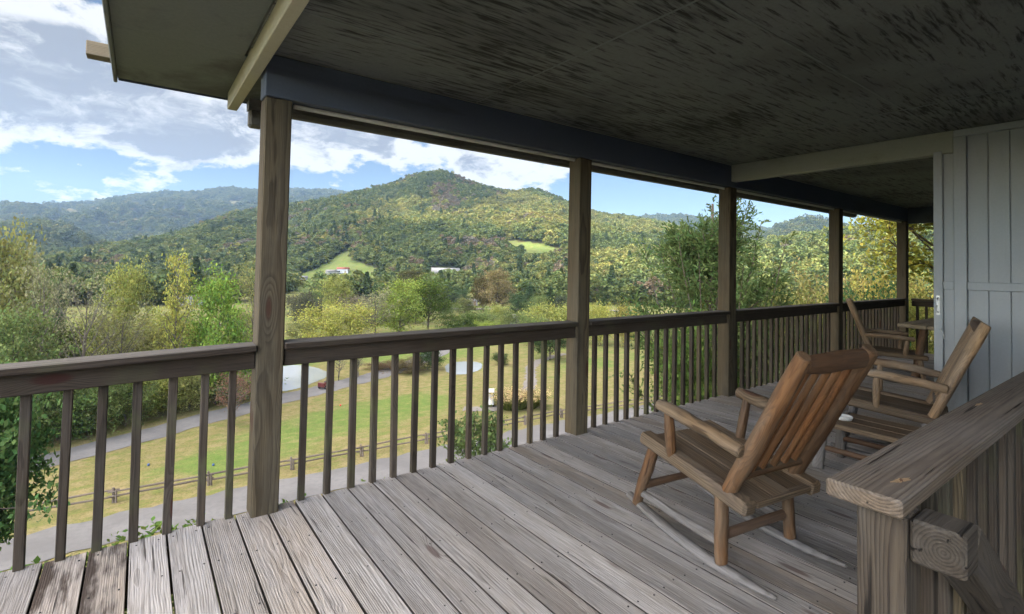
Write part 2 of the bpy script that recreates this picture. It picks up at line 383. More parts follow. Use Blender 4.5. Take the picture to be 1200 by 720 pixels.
def layer(pts, feet, power=1.2, back=.6, amp=16., seed=0, tall=9.):
    """a hill: ridge points (picture column/row, distance) give the bearing and height of the crest"""
    A, Z, Dd = [], [], []
    for (u, v, d) in pts:
        p = at_r(u, v, d); A.append(math.atan2(p[1], p[0])); Z.append(p[2]-tall); Dd.append(d)
    i = np.argsort(A); A = np.array(A)[i]; Z = np.array(Z)[i]; Dd = np.array(Dd)[i]
    fa, fr = [], []
    for (u, d) in feet:
        p = ray(u, 300); fa.append(math.atan2(p[1], p[0])); fr.append(d)
    j = np.argsort(fa); fa = np.array(fa)[j]; fr = np.array(fr)[j]
    def f(a, r, x, y):
        zr = np.interp(a, A, Z); D_ = np.interp(a, A, Dd); rf = np.interp(a, fa, fr)
        edge = sstep(a, A[0]-.12, A[0])*(1-sstep(a, A[-1], A[-1]+.12))
        q = (r-rf)/(D_-rf); up_ = np.clip(q, 0, 1)**power
        dn = np.clip(1-(r-D_)/(D_*back), 0, 1); dn = dn*dn*(3-2*dn)
        prof = np.where(q < 1, up_, dn)
        rid = 1-np.abs(2*fbm(x/170., y/170., 3, seed)-.875)*1.6
        wob = amp*(rid-.55)*np.clip(prof*(1-prof)*4, 0, 1)
        return G0-2 + ((zr-G0+2)*prof+wob)*edge - 6*(q < 0)
    return f
LAY = [
 layer([(-250,335,900),(-100,325,900),(0,313,930),(80,301,950),(150,289,980),(215,273,1000),(270,252,1000),(320,244,1000),(390,233,1010),(430,223,1020),(468,214,1040),(484,206,1050),(500,202,1050),(516,201,1050),(530,204,1050),(548,212,1045),(568,219,1035),(600,226,1030),(625,222,1030),(645,229,1010),(665,238,1000),(700,250,1000),(740,255,1000),(770,260,1000),(810,272,950),(850,288,900),(900,310,850),(1000,335,800)],
       [(-250,560),(0,520),(200,480),(340,470),(430,420),(560,420),(700,330),(900,330)], 1.12, .5, 26, 3),
 layer([(660,330,420),(700,312,470),(730,300,500),(770,297,520),(820,298,560),(870,292,600),(915,281,620),(950,275,640),(1000,272,650),(1060,266,620),(1120,255,600),(1300,235,560),(1500,230,560)],
       [(640,260),(760,240),(900,240),(1100,200),(1500,150)], .95, .6, 10, 21),
 layer([(815,300,1700),(860,284,1700),(905,272,1700),(930,259,1700),(950,254,1700),(975,260,1700),(1000,269,1700),(1040,276,1650),(1100,280,1600)], [(800,900),(1100,900)], 1.1, .5, 25, 33, 16.),
 layer([(690,262,2700),(730,258,2700),(760,253,2700),(800,252,2700),(850,260,2700),(880,264,2700),(910,271,2700),(940,280,2700),(980,292,2700)], [(690,1400),(980,1400)], 1.1, .5, 40, 41, 18.),
 layer([(-400,247,3000),(-150,250,3000),(0,242,3000),(60,241,3000),(110,237,3000),(150,230,3000),(190,226,3000),(230,225,3000),(270,220,3000),(300,223,3000),(345,222,3000),(385,223,3000),(420,227,3000),(470,240,3000)], [(-400,1400),(470,1300)], 1.25, .4, 120, 57, 18.),
 layer([(-300,262,1500),(-100,263,1500),(0,268,1500),(40,262,1500),(70,267,1500),(100,281,1500),(130,292,1450),(180,300,1400)], [(-300,1000),(180,1000)], 1.0, .4, 25, 63, 14.),
]
def height(x, y):
    x = np.asarray(x, float); y = np.asarray(y, float)
    r = np.hypot(x, y); a = np.arctan2(y, x)
    base = np.full(np.broadcast(x, y).shape, G0)
    base = base + (fbm(x/90., y/90., 3, 5)-.44)*2.2*sstep(r, 230, 420)
    z = base
    for f in LAY:
        z = np.where((a > -.5) & (a < 2.6), np.maximum(z, f(a, r, x, y)), z)
    # the bank the house stands on
    s = np.clip((y-3.6)/27., 0, 1)
    bank = -1.35+(G0+1.35)*(s**.8*(.55+.45*s))
    sx = np.clip((-x-3.)/30., 0, 1); bank2 = -1.35+(G0+1.35)*sx
    bk = np.where(y > 3.6, bank, -1.35)
    bk = np.minimum(bk, np.where(y > -30, bank2, -1.35))
    return np.maximum(z, np.where(s < 1, bk, -99))
def gz(x, y): return float(height(np.array([x]), np.array([y]))[0])

def inpoly(u, v, poly):
    ins = np.zeros(u.shape, bool); n = len(poly)
    for i in range(n):
        x1, y1 = poly[i]; x2, y2 = poly[(i+1) % n]
        c = ((y1 > v) != (y2 > v)) & (u < (x2-x1)*(v-y1)/(y2-y1+1e-9)+x1); ins ^= c
    return ins
CLEAR = [[(372, 312), (398, 296), (420, 288), (424, 292), (412, 304), (450, 316), (458, 330), (440, 343), (345, 343), (345, 324)],
         [(495, 314), (548, 314), (552, 336), (496, 338)],
         [(572, 284), (592, 281), (636, 284), (664, 296), (668, 308), (634, 309), (602, 300)],
         [(340, 335), (376, 340), (376, 366), (340, 366)],
         [(536, 352), (668, 360), (668, 378), (500, 380), (520, 362)], [(60, 334), (300, 334), (300, 352), (60, 352)], [(690, 371), (760, 371), (760, 385), (690, 385)]]
az_f = np.concatenate([np.linspace(-math.pi, R(-14), 40, endpoint=False), np.linspace(R(-14), R(118), 760, endpoint=False), np.linspace(R(118), math.pi, 24, endpoint=False)])
rr_ = np.concatenate([np.linspace(.5, 60, 90, endpoint=False), np.geomspace(60, 5200, 330)])
AZ, RR = np.meshgrid(az_f, rr_)
X = RR*np.cos(AZ); Y = RR*np.sin(AZ); Z = height(X, Y)
nr, na = X.shape
V = np.stack([X, Y, Z], -1).reshape(-1, 3)
ii, jj = np.meshgrid(np.arange(nr-1), np.arange(na), indexing='ij'); j2 = (jj+1) % na
Fq = np.stack([ii*na+jj, ii*na+j2, (ii+1)*na+j2, (ii+1)*na+jj], -1).reshape(-1, 4)
V = np.vstack([V, [[0, 0, -1.35]]]); c_ = len(V)-1
tri = np.stack([np.full(na, c_), np.arange(na), (np.arange(na)+1) % na], -1)
me = np_mesh('terrain', V, np.concatenate([Fq.ravel(), tri.ravel()]), np.concatenate([np.full(len(Fq), 4), np.full(na, 3)]), True)
# how wooded each spot is, and how green the mown turf is
x_, y_ = V[:, 0], V[:, 1]
_d = V-np.array([0, 0, EYE]); _z = _d@fw; _u = 600+F*(_d@RT)/np.maximum(_z, 1); _v = PY-F*(_d@UP)/np.maximum(_z, 1)
hillness = sstep(V[:, 2], G0+2, G0+9)*(np.hypot(x_, y_) > 150)
mown = .55*sstep(np.hypot(x_, y_), 80, 110)
for pl in CLEAR[:3]:
    q = inpoly(_u, _v, pl) & (_z > 200); hillness = np.where(q, .40, hillness); mown = np.where(q, 1.0, mown)
for (cx, cy, rx, ry, ang) in [(17., 57, 11, 5., .2), (27, 58, 8, 6, .35), (9, 52, 7, 4, .1), (50, 96, 22, 13, .6), (80, 118, 30, 16, .5), (66, 66, 9, 6, .4), (120, 170, 50, 16, -.5), (8, 100, 30, 18, .1)]:
    dx_, dy_ = x_-cx, y_-cy; c1, s1 = math.cos(ang), math.sin(ang)
    q = np.hypot((dx_*c1+dy_*s1)/rx, (-dx_*s1+dy_*c1)/ry); mown = np.maximum(mown, 1-sstep(q, .6, 1.25))
set_attr(me, 'wooded', 'FLOAT', 'POINT', hillness); set_attr(me, 'mown', 'FLOAT', 'POINT', mown)
m, t = new_mat('grass_and_forest_floor')
P = t.add('ShaderNodeTexCoord').outputs['Object']
wd = t.attr('wooded')['Fac']; mw = t.attr('mown')['Fac']
g1 = t.noise(P, .12, 5, .6); g2 = t.noise(P, .9, 5, .65); g3 = t.noise(P, 6., 4, .7)
gx, gy, gzz = t.sep(P)
str_ = t.noise(t.xyz(t.m('MULTIPLY', gx, .25), t.m('MULTIPLY', gy, 1.3), 0.), 1., 5, .65)
mm = t.ss(t.m('ADD', t.m('MULTIPLY_ADD', mw, .62, .13), t.m('ADD', t.m('MULTIPLY', t.m('SUBTRACT', g1, .5), 1.5), t.m('MULTIPLY', t.m('SUBTRACT', str_, .5), 1.3))), .12, .95)
tan_ = t.mix(t.ss(str_, .35, .65), (.20, .165, .07), (.145, .16, .045))
tan_ = t.mix(t.ss(g2, .4, .68), tan_, (.25, .20, .10))
grn = t.mix(t.ss(g2, .35, .65), (.10, .165, .035), (.15, .19, .05))
gr = t.mix(mm, tan_, grn)
vo = t.add('ShaderNodeTexVoronoi', {'Vector': P, 'Scale': 2.6}); 
sp = t.m('MULTIPLY', t.ss(vo.outputs['Distance'], .10, .17, 1, 0), t.m('MULTIPLY', t.ss(gx, -12., 12., .9, 0.), t.ss(g1, .42, .55)))
gr = t.mix(sp, gr, (.42, .33, .07))
g4 = t.noise(P, 2.1, 5, .7)
gr = t.mix(t.m('MULTIPLY', t.ss(g4, .45, .7), .35), gr, (.10, .115, .04))
gr = t.mix(t.m('MULTIPLY', t.ss(g3, .45, .7), .6), gr, (.07, .075, .028))
lit_ = t.add('ShaderNodeTexVoronoi', {'Vector': P, 'Scale': 1.7})
gr = t.mix(t.m('MULTIPLY', t.ss(lit_.outputs['Distance'], .10, .16, .7, 0), t.ss(g2, .5, .6)), gr, (.30, .22, .10))
fl = t.mix(t.ss(t.noise(P, .05, 5), .35, .65), (.045, .055, .022), (.09, .075, .035))
cc = t.mix(t.ss(t.m('ADD', wd, t.m('MULTIPLY', t.m('SUBTRACT', t.noise(P, .02, 4), .5), .5)), .35, .65), gr, fl)
bank_ = t.m('MULTIPLY', t.ss(gy, 32., 38., 1, 0), 1.)
cc = t.mix(bank_, cc, t.mix(g2, (.07, .085, .03), (.13, .115, .055)))
finish(t, cc, .95, t.m('ADD', g3, g2), .6, .12, .1)
tag(link_mesh('hills', me, m), 'valley floor, grassy golf ground and rounded mountain slopes', None, None, 'structure')

# clearings, drawn as ground polygons seen from the porch
def ribbon(name, pts, width, mat, dz=.04, label=None, n=140, wob=.3):
    pts = np.asarray(pts, float); s = np.r_[0, np.cumsum(np.linalg.norm(np.diff(pts, axis=0), axis=1))]
    # smooth with a Catmull-Rom
    q = np.linspace(0, len(pts)-1, n); out = []
    for k in q:
        i = min(int(k), len(pts)-2); f = k-i; p = [pts[max(0, min(len(pts)-1, i+d))] for d in (-1, 0, 1, 2)]
        out.append(.5*((2*p[1])+(-p[0]+p[2])*f+(2*p[0]-5*p[1]+4*p[2]-p[3])*f*f+(-p[0]+3*p[1]-3*p[2]+p[3])*f**3))
    out = np.array(out); tn = np.gradient(out, axis=0); tn /= np.linalg.norm(tn, axis=1)[:, None]; nm = np.stack([-tn[:, 1], tn[:, 0]], 1)
    wv = np.broadcast_to(np.interp(np.linspace(0, 1, n), np.linspace(0, 1, np.size(width)), np.atleast_1d(width)), (n,))/2
    wl = wv+np.array([rnd.uniform(-wob, wob) for _ in range(n)]); wr = wv+np.array([rnd.uniform(-wob, wob) for _ in range(n)])
    a = out+nm*wl[:, None]; b = out-nm*wr[:, None]
    VV = []
    for k in range(n):
        for p in (a[k], b[k]): VV.append((p[0], p[1], gz(p[0], p[1])+dz))
    ff = []
    for k in range(n-1): ff += [2*k, 2*k+1, 2*k+3, 2*k+2]
    o = link_mesh(name, np_mesh(name, VV, ff, [4]*(n-1), True), mat); tag(o, label, None, None, 'structure'); return o
ribbon('near_road', [(-60, 43.5), (-30, 42.6), (-6, 42.3), (7, 42.0), (23, 41.5), (40, 41.0), (60, 39), (90, 34)], 4.4, MAT['road'], .05, 'grey lane along the foot of the bank below the deck', 90)
ribbon('far_road', [(-60, 40), (-30, 50), (-5.7, 59.6), (11.8, 68.4), (24, 73.7), (36, 80), (50, 92), (66, 112)], 4.3, MAT['road'], .045, 'grey lane crossing the golf ground below the trees', 90)
ribbon('cart_path', [(32.6, 53.6), (35.6, 51.3), (40, 52.5), (45, 56.5), (47.7, 59.5), (51.5, 64), (54.9, 68.3), (61, 73), (70, 76)], [1.8, 2.2, 1.8, 1.8, 1.8], MAT['path'], .055, 'narrow cart path winding over the grass')
ribbon('valley_road', [tuple(at_z(u, v, G0)[:2]) for u, v in ((500, 362), (560, 363), (620, 363.5), (670, 364), (760, 366))], 5, MAT['path'], .3, 'pale road across the valley fields')
# ponds
def sheet(name, poly, mat, dz, label, n=96, wob=.06):
    poly = np.asarray(poly, float); c = poly.mean(0); k = np.linspace(0, len(poly), n, endpoint=False); pts = []
    for q in k:
        i = int(q); f = q-i; p = [poly[(i+d) % len(poly)] for d in (-1, 0, 1, 2)]
        e = .5*((2*p[1])+(-p[0]+p[2])*f+(2*p[0]-5*p[1]+4*p[2]-p[3])*f*f+(-p[0]+3*p[1]-3*p[2]+p[3])*f**3)
        pts.append(c+(e-c)*(1+rnd.uniform(-wob, wob)*.5))
    VV = [(p[0], p[1], gz(p[0], p[1])+dz) for p in pts]
    me = np_mesh(name, VV, list(range(n)), [n]); o = link_mesh(name, me, mat); tag(o, label, None, None, 'structure'); return o
m, t = new_mat('pond_water'); P = t.add('ShaderNodeTexCoord').outputs['Object']
finish(t, (.27, .30, .31), .08, t.noise(P, 2.5, 3), .05, .02, .6); MAT['water'] = m
gp = lambda u, v: tuple(at_z(u, v, G0)[:2])
sheet('pond_water', [gp(322, 458), gp(348, 456), gp(372, 447), gp(385, 438), gp(360, 429), gp(330, 430), gp(312, 440)], MAT['water'], .05, 'pale blue pond beyond the far lane')
sheet('golf_pond', [gp(531, 439), gp(548, 438.5), gp(563, 433), gp(563, 426), gp(545, 424), gp(525, 427), gp(522, 434)], MAT['water'], .05, 'small pale pond on the golf ground')

# ------------------------------------------------------------------ haze
hz = MB().box((0, 1400, 230), 9000, 5600, 501)
hm = bpy.data.materials.new('haze_air'); hm.use_nodes = True; hm.node_tree.nodes.clear(); t = NT(hm.node_tree)
pv = t.add('ShaderNodeVolumePrincipled', {'Color': (.44, .66, 1, 1), 'Density': .00011, 'Anisotropy': .2})
t.l.new(pv.outputs[0], t.add('ShaderNodeOutputMaterial').inputs['Volume'])
tag(hz.build('haze', hm), 'thin blue air between the porch and the far ridges', None, None, 'stuff')

# ------------------------------------------------------------------ leaf and tree builders
def cards(P, size, seed, upbias=.5, aspect=1.5):
    g = np.random.default_rng(seed); n = len(P)
    nrm = g.normal(size=(n, 3)); nrm[:, 2] = np.abs(nrm[:, 2])+upbias; nrm /= np.linalg.norm(nrm, axis=1)[:, None]
    a = g.normal(size=(n, 3)); a -= nrm*(a*nrm).sum(1)[:, None]; a /= np.linalg.norm(a, axis=1)[:, None]; b = np.cross(nrm, a)
    s = (size*g.uniform(.6, 1.35, n))[:, None] if np.ndim(size) == 0 else size[:, None]
    l = s*aspect/2; w_ = s/2
    V = np.stack([P-a*l, P+b*w_-a*l*.1, P+a*l, P-b*w_-a*l*.1], 1).reshape(-1, 3)
    return V, n, g.random(n)
def leaf_mesh(name, P, size, seed, **k):
    V, n, lr = cards(np.asarray(P), size, seed, **k)
    me = np_mesh(name, V, np.arange(4*n), np.full(n, 4)); set_attr(me, 'lr', 'FLOAT', 'FACE', lr); return me
def skeleton(seed, H=1., R_=.35, cb=.3, nl=22, shape='round', rise=.5, leaves=4000, lsz=.022, clump=.055, sub=5, stems=1, along=.35, trunk_r=.016):
    g = np.random.default_rng(seed); mb = MB(); C = []
    for st in range(stems):
        lean = g.normal(size=2)*(.03 if stems == 1 else .22)
        n = 8; tp = [np.array([lean[0]*f*f*H+g.normal()*.006*H*(f > 0), lean[1]*f*f*H+g.normal()*.006*H*(f > 0), f*H*.93-.02*H*(f == 0)]) for f in np.linspace(0, 1, n)]
        if stems > 1: tp = [p+np.array([g.normal()*.02, g.normal()*.02, 0])*0 for p in tp]
        tr = trunk_r*H/(1 if stems == 1 else 1.8)
        mb.log(tp, [tr*1.25, tr, tr*.75, tr*.5, tr*.22], 7, bump=.06)
        tp = np.array(tp)
        for i in range(nl//stems):
            f = cb+(1-cb)*((i+g.random()*.8)/(nl//stems)); f = min(f, .99)
            q = (f-cb)/(1-cb)
            prof = {'round': math.sqrt(max(.05, 1-(1.55*q-.6)**2)), 'cone': 1.02-q, 'col': .75*math.sqrt(max(.05, 1-(1.6*q-.65)**2))+.1, 'vase': .35+.75*q*(1.15-q)*1.9, 'dome': math.sqrt(max(.04, 1-q*q*.97))}[shape]
            L = R_*H*prof*g.uniform(.7, 1.15); a = i*2.4+g.uniform(-.5, .5)+st
            b0 = np.array([np.interp(f*.98, np.linspace(0, 1, n), tp[:, k]) for k in range(3)])
            d = np.array([math.cos(a), math.sin(a), rise*g.uniform(.5, 1.5)]); p = [b0+d*L*s_+np.array([0, 0, (.25 if shape != 'cone' else -.18)*L*s_*s_])+g.normal(size=3)*.03*L*(s_ > 0) for s_ in np.linspace(0, 1, 5)]
            rl = tr*(.5*(1-q)+.12); mb.log(p, [rl, rl*.3], 5, bump=.0)
            for s_ in np.linspace(along, 1, 4): C.append((np.array([np.interp(s_, np.linspace(0, 1, 5), np.array(p)[:, k]) for k in range(3)]), L))
            for k in range(sub):
                s_ = g.uniform(.3, .95); q0 = np.array([np.interp(s_, np.linspace(0, 1, 5), np.array(p)[:, kk]) for kk in range(3)])
                dd = d+g.normal(size=3)*.8; e = q0+dd*L*.33*g.uniform(.6, 1.2); mb.log([q0, (q0+e)/2+g.normal(size=3)*.01*H, e], [rl*.35, rl*.12], 4, bump=0)
                C.append((e, L)); C.append(((q0+e)/2, L*.8))
    Cp = np.array([c for c, _ in C]); wgt = np.array([l for _, l in C])*g.uniform(.25, 1.3, len(C)); wgt /= wgt.sum()
    idx = g.choice(len(Cp), leaves, p=wgt); sg = clump*H*g.uniform(.6, 1.3, len(Cp))
    P = Cp[idx]+g.normal(size=(leaves, 3))*sg[idx][:, None]*np.array([1, 1, .7]); P[:, 2] = np.maximum(P[:, 2], .01*H)
    return mb, P
PROTO = {}
def proto(kind, n, mat='bark', **k):
    lst = []
    lsz = k.pop('lsz', .022)
    for i in range(n):
        sd = abs(hash_(kind))*10+i; mb, P = skeleton(sd, **k)
        ob = mb.build('trunk', MAT[mat]); col.objects.unlink(ob); tm = ob.data; bpy.data.objects.remove(ob)
        lst.append((tm, leaf_mesh('crown', P, lsz, sd+1)))
    PROTO[kind] = lst
def hash_(s): return sum(ord(c)*(i+1) for i, c in enumerate(s)) % 997
proto('broad', 3, R_=.36, cb=.22, nl=26, shape='round', leaves=8500, lsz=.020, clump=.05)
proto('full', 3, R_=.42, cb=.08, nl=30, shape='dome', leaves=10000, lsz=.0215, clump=.055, rise=.35)
proto('sparse', 3, 'barkpale', R_=.30, cb=.3, nl=22, shape='round', leaves=1900, lsz=.0175, clump=.045, rise=.8)
proto('bare', 2, 'barkpale', R_=.30, cb=.25, nl=26, shape='vase', leaves=1100, lsz=.015, clump=.05, rise=1.0, sub=7)
proto('tall', 3, 'barkpale', R_=.2, cb=.35, nl=24, shape='col', leaves=2300, lsz=.017, clump=.04, rise=.7)
proto('spruce', 3, R_=.24, cb=.06, nl=54, shape='cone', leaves=5200, lsz=.02, clump=.026, rise=.05, sub=3)
proto('bush', 3, R_=.62, cb=.05, nl=28, shape='dome', leaves=7500, lsz=.030, clump=.085, rise=.5, stems=4)
def place_tree(kind, i, x, y, H, W, color, label, group=None, name='tree', cat='tree', rz=None, z=None, sink=.0):
    tm, cm = PROTO[kind][i % len(PROTO[kind])]
    root = empty(name, (x, y, (gz(x, y) if z is None else z)-sink), rnd.uniform(0, 6.28) if rz is None else rz, label, cat, group)
    root.scale = (W, W, H)
    a = link_mesh('trunk', tm, None, root); b = link_mesh('crown', cm, MAT['leaf'], root)
    b.color = tuple(color)+(1,); return root

# ------------------------------------------------------------------ the wooded mountainsides (one mass)
FP = bpy.data.collections.new('forest_prototypes')
def crown_proto(sd, cone=False, n=700):
    g = np.random.default_rng(sd)
    if cone:
        h = g.random(n)**.7; a = g.uniform(0, 6.28, n); rr = (1-h)*.42*g.uniform(.6, 1.05, n)+.02; P = np.stack([np.cos(a)*rr, np.sin(a)*rr, (1-(1-h))*1.5+.05], 1); sz = .14
    else:
        cs = g.normal(size=(9, 3))*np.array([.27, .27, .2])+np.array([0, 0, .62]); k = g.integers(0, 9, n); d = g.normal(size=(n, 3)); d /= np.linalg.norm(d, axis=1)[:, None]
        d[:, 2] = np.abs(d[:, 2])*.9-.15
        P = cs[k]+d*(.27*g.uniform(.75, 1.1, n))[:, None]; sz = .115
    me = leaf_mesh('forest_crown', P, sz, sd+3, upbias=1.0, aspect=1.2); o = bpy.data.objects.new('forest_crown_%d' % sd, me); me.materials.append(MAT['forestleaf']); FP.objects.link(o)
for sd in range(6): crown_proto(100+sd)
for sd in range(2): crown_proto(200+sd, True)
def forest(n, rmin, rmax, size, a0=-6, a1=112, flat_ok=False, seed=1):
    g = np.random.default_rng(seed)
    a = g.uniform(R(a0), R(a1), n); r = np.sqrt(g.uniform(rmin**2, rmax**2, n)); x = r*np.cos(a); y = r*np.sin(a); z = height(x, y)
    d = np.stack([x, y, z-EYE], 1); dp = d@fw; u = 600+F*(d@RT)/np.maximum(dp, 1); v = PY-F*(d@UP)/np.maximum(dp, 1)
    slope = (height(x*1.012, y*1.012)-z)/(r*.012)
    keep = ((z > G0+1.5) | flat_ok) & (dp > 10) & (u > -260) & (u < 1420) & (slope > -.35)
    for pl in CLEAR: keep &= ~inpoly(u, v, pl)
    return x[keep], y[keep], z[keep], u[keep], v[keep], r[keep], g
PTS, SC, CO, IX = [], [], [], []
PAL = np.array([(0.101, 0.140, 0.048), (0.122, 0.159, 0.051), (0.154, 0.182, 0.055), (0.070, 0.104, 0.040), (0.201, 0.212, 0.061), (0.270, 0.265, 0.072), (0.175, 0.138, 0.085), (0.164, 0.151, 0.111), (0.212, 0.180, 0.074)])
def mixture(u, v, g, n):
    w0 = np.tile(np.array([.28, .24, .16, .14, .07, .02, .04, .04, .01]), (n, 1))
    def zone(poly, wv, k=1.):
        q = inpoly(u, v, poly); w0[q] = np.array(wv)*k+w0[q]*(1-k)
    zone([(420, 262), (440, 240), (490, 236), (520, 262), (600, 228), (640, 238), (668, 250), (800, 270), (800, 300), (668, 285), (640, 282), (600, 270), (530, 275), (440, 266)], [.06, .12, .22, .02, .31, .24, .02, .01, .01], .9)
    zone([(590, 235), (640, 243), (668, 262), (668, 290), (600, 285), (560, 265)], [.06, .15, .24, .0, .3, .24, .02, .0, .02], .8)
    zone([(502, 218), (535, 218), (538, 250), (508, 256)], [.04, .04, .05, .02, .05, .02, .42, .34, .02], .9)
    zone([(470, 212), (600, 212), (580, 225), (500, 222)], [.2, .1, .05, .2, .03, .0, .22, .2, .0], .7)
    zone([(690, 285), (790, 282), (790, 303), (690, 305)], [.3, .35, .05, .25, .05, 0, 0, 0, 0], .9)
    zone([(655, 275), (670, 275), (670, 292), (655, 292)], [.3, .35, .05, .25, .05, 0, 0, 0, 0], .9)
    zone([(680, 305), (800, 303), (800, 345), (680, 345)], [.12, .22, .28, .03, .24, .08, .0, .01, .02], .9)
    zone([(690, 345), (860, 345), (860, 372), (690, 372)], [.2, .2, .15, .1, .05, .02, .1, .16, .02], .9)
    zone([(860, 262), (1100, 255), (1100, 345), (860, 345)], [.20, .28, .28, .04, .13, .02, .01, .03, .01], .9)
    zone([(570, 300), (670, 310), (670, 345), (570, 340), (520, 325)], [.2, .16, .16, .08, .1, .03, .12, .1, .05], .9)
    zone([(520, 290), (600, 290), (620, 305), (560, 312), (520, 310)], [.12, .12, .1, .05, .05, .0, .2, .34, .02], .9)
    cs = np.cumsum(w0/w0.sum(1)[:, None], 1); q_ = np.clip(.62*g.random(n)+.62*(PN[:n]-.19), 0, .999); k = (q_[:, None] > cs).sum(1); return np.clip(k, 0, 8)
def add_forest(n, rmin, rmax, s0, s1, flat_ok=False, seed=1, dark=1.):
    x, y, z, u, v, r, g = forest(n, rmin, rmax, s0, flat_ok=flat_ok, seed=seed); N = len(x)
    global PN; PN = vnoise(x/38., y/38., 91); k = mixture(u, v, g, N); s = g.uniform(s0, s1, N)
    patch = fbm(x/60., y/60., 2, 9)
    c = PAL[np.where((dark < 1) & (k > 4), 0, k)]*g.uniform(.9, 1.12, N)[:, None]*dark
    con = (k == 3) & (g.random(N) < .22) & (r < 900)
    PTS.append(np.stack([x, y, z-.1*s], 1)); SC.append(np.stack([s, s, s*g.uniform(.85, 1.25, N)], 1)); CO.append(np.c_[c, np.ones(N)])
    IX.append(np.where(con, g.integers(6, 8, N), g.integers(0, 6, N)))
add_forest(60000, 235, 1150, 7.5, 12.5, seed=2)
add_forest(42000, 1150, 3300, 15, 26, seed=3, dark=.62)  # far woods coloured darker to stand in for cloud shade and haze
x, y, z, u, v, r, g = forest(9000, 235, 520, 8, flat_ok=True, seed=4)
fl_ = (z < G0+1.5) & ((vnoise(x/45, y/45, 4) > .42) | (r > 330))
x, y, z, u, v = x[fl_], y[fl_], z[fl_], u[fl_], v[fl_]; N = len(x); PN = vnoise(x/30., y/30., 92); k = mixture(u, v, g, N); s = g.uniform(6, 11, N)
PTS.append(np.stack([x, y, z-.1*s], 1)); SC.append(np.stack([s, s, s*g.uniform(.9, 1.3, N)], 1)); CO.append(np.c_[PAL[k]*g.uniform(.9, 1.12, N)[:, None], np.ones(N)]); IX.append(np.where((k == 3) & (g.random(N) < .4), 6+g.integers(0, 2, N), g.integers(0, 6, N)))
PTS = np.concatenate(PTS); SC = np.concatenate(SC); CO = np.concatenate(CO); IX = np.concatenate(IX)
me = bpy.data.meshes.new('wooded_slopes'); me.vertices.add(len(PTS)); me.vertices.foreach_set('co', PTS.astype(np.float32).ravel())
set_attr(me, 'tree_size', 'FLOAT_VECTOR', 'POINT', SC); set_attr(me, 'col', 'FLOAT_COLOR', 'POINT', CO); set_attr(me, 'kind_index', 'INT', 'POINT', IX)
set_attr(me, 'turn', 'FLOAT_VECTOR', 'POINT', np.c_[np.zeros((len(PTS), 2)), rng.uniform(0, 6.28, len(PTS))])
fo = link_mesh('forest', me, MAT['forestleaf']); tag(fo, 'autumn woods covering the mountainsides and valley beyond', None, None, 'stuff')
ng = bpy.data.node_groups.new('scatter_trees', 'GeometryNodeTree')
ng.interface.new_socket('Geometry', in_out='INPUT', socket_type='NodeSocketGeometry'); ng.interface.new_socket('Geometry', in_out='OUTPUT', socket_type='NodeSocketGeometry')
n = ng.nodes; gi = n.new('NodeGroupInput'); go = n.new('NodeGroupOutput'); iop = n.new('GeometryNodeInstanceOnPoints'); ci = n.new('GeometryNodeCollectionInfo')
ci.inputs['Collection'].default_value = FP; ci.inputs['Separate Children'].default_value = True; ci.inputs['Reset Children'].default_value = True
def na_(name, typ):
    q = n.new('GeometryNodeInputNamedAttribute'); q.data_type = typ; q.inputs['Name'].default_value = name; return next(o for o in q.outputs if o.enabled and o.name == 'Attribute')
L = ng.links; L.new(gi.outputs[0], iop.inputs['Points']); L.new(ci.outputs[0], iop.inputs['Instance']); iop.inputs['Pick Instance'].default_value = True
L.new(na_('kind_index', 'INT'), iop.inputs['Instance Index']); L.new(na_('tree_size', 'FLOAT_VECTOR'), iop.inputs['Scale'])
L.new(na_('turn', 'FLOAT_VECTOR'), iop.inputs['Rotation'])
L.new(iop.outputs[0], go.inputs[0])
md = fo.modifiers.new('scatter', 'NODES'); md.node_group = ng

# ------------------------------------------------------------------ unseen cloud puffs, placed to shade deck and valley and spare the sunlit slopes
LIT = [(405, 262), (440, 238), (500, 232), (560, 250), (600, 228), (660, 236), (760, 258), (850, 285), (900, 276), (1000, 268), (1200, 250), (1200, 352), (860, 350), (700, 352), (680, 318), (655, 305), (600, 286), (520, 276), (440, 268)]
CA = 1500.
g = np.random.default_rng(77); Vc, Fc, Cc, nv = [], [], [], 0
import bmesh
bm = bmesh.new(); bmesh.ops.create_icosphere(bm, subdivisions=2, radius=1); icoV = np.array([v_.co[:] for v_ in bm.verts]); icoF = np.array([[v_.index for v_ in f_.verts] for f_ in bm.faces]); bm.free()
def shade_spots():
    for gx_ in np.arange(-900, 1500, 60.):
        for gy_ in np.arange(-150, 1500, 60.):
            x = gx_+g.uniform(-20, 20); y = gy_+g.uniform(-20, 20); z = gz(x, y)+6; d = np.array([x, y, z-EYE]); dp = d@fw; r = math.hypot(x, y)
            if r > 1250: continue
            if dp > 5:
                uu = 600+F*(d@RT)/dp; vv = PY-F*(d@UP)/dp
                if r < 45: pass
                elif inpoly(np.array([uu]), np.array([vv]), LIT)[0] and r > 150: continue
                if 700 < uu and 45 < r < 110: continue
                if uu > 1260: continue
            elif r > 70: continue
            yield x, y, z
for (x, y, z) in shade_spots():
    p = np.array([x, y, z])+sv*(CA-z)/sv[2]; rad = g.uniform(42, 58)
    nz_ = 1+.25*np.sin(icoV@g.normal(size=3)*3+g.uniform(0, 6))+.15*np.sin(icoV@g.normal(size=3)*7)
    Vc.append(p+icoV*nz_[:, None]*np.array([rad, rad, rad*.55])+np.array([0, 0, g.uniform(-10, 25)])); Fc.append(icoF+nv); nv += len(icoV)
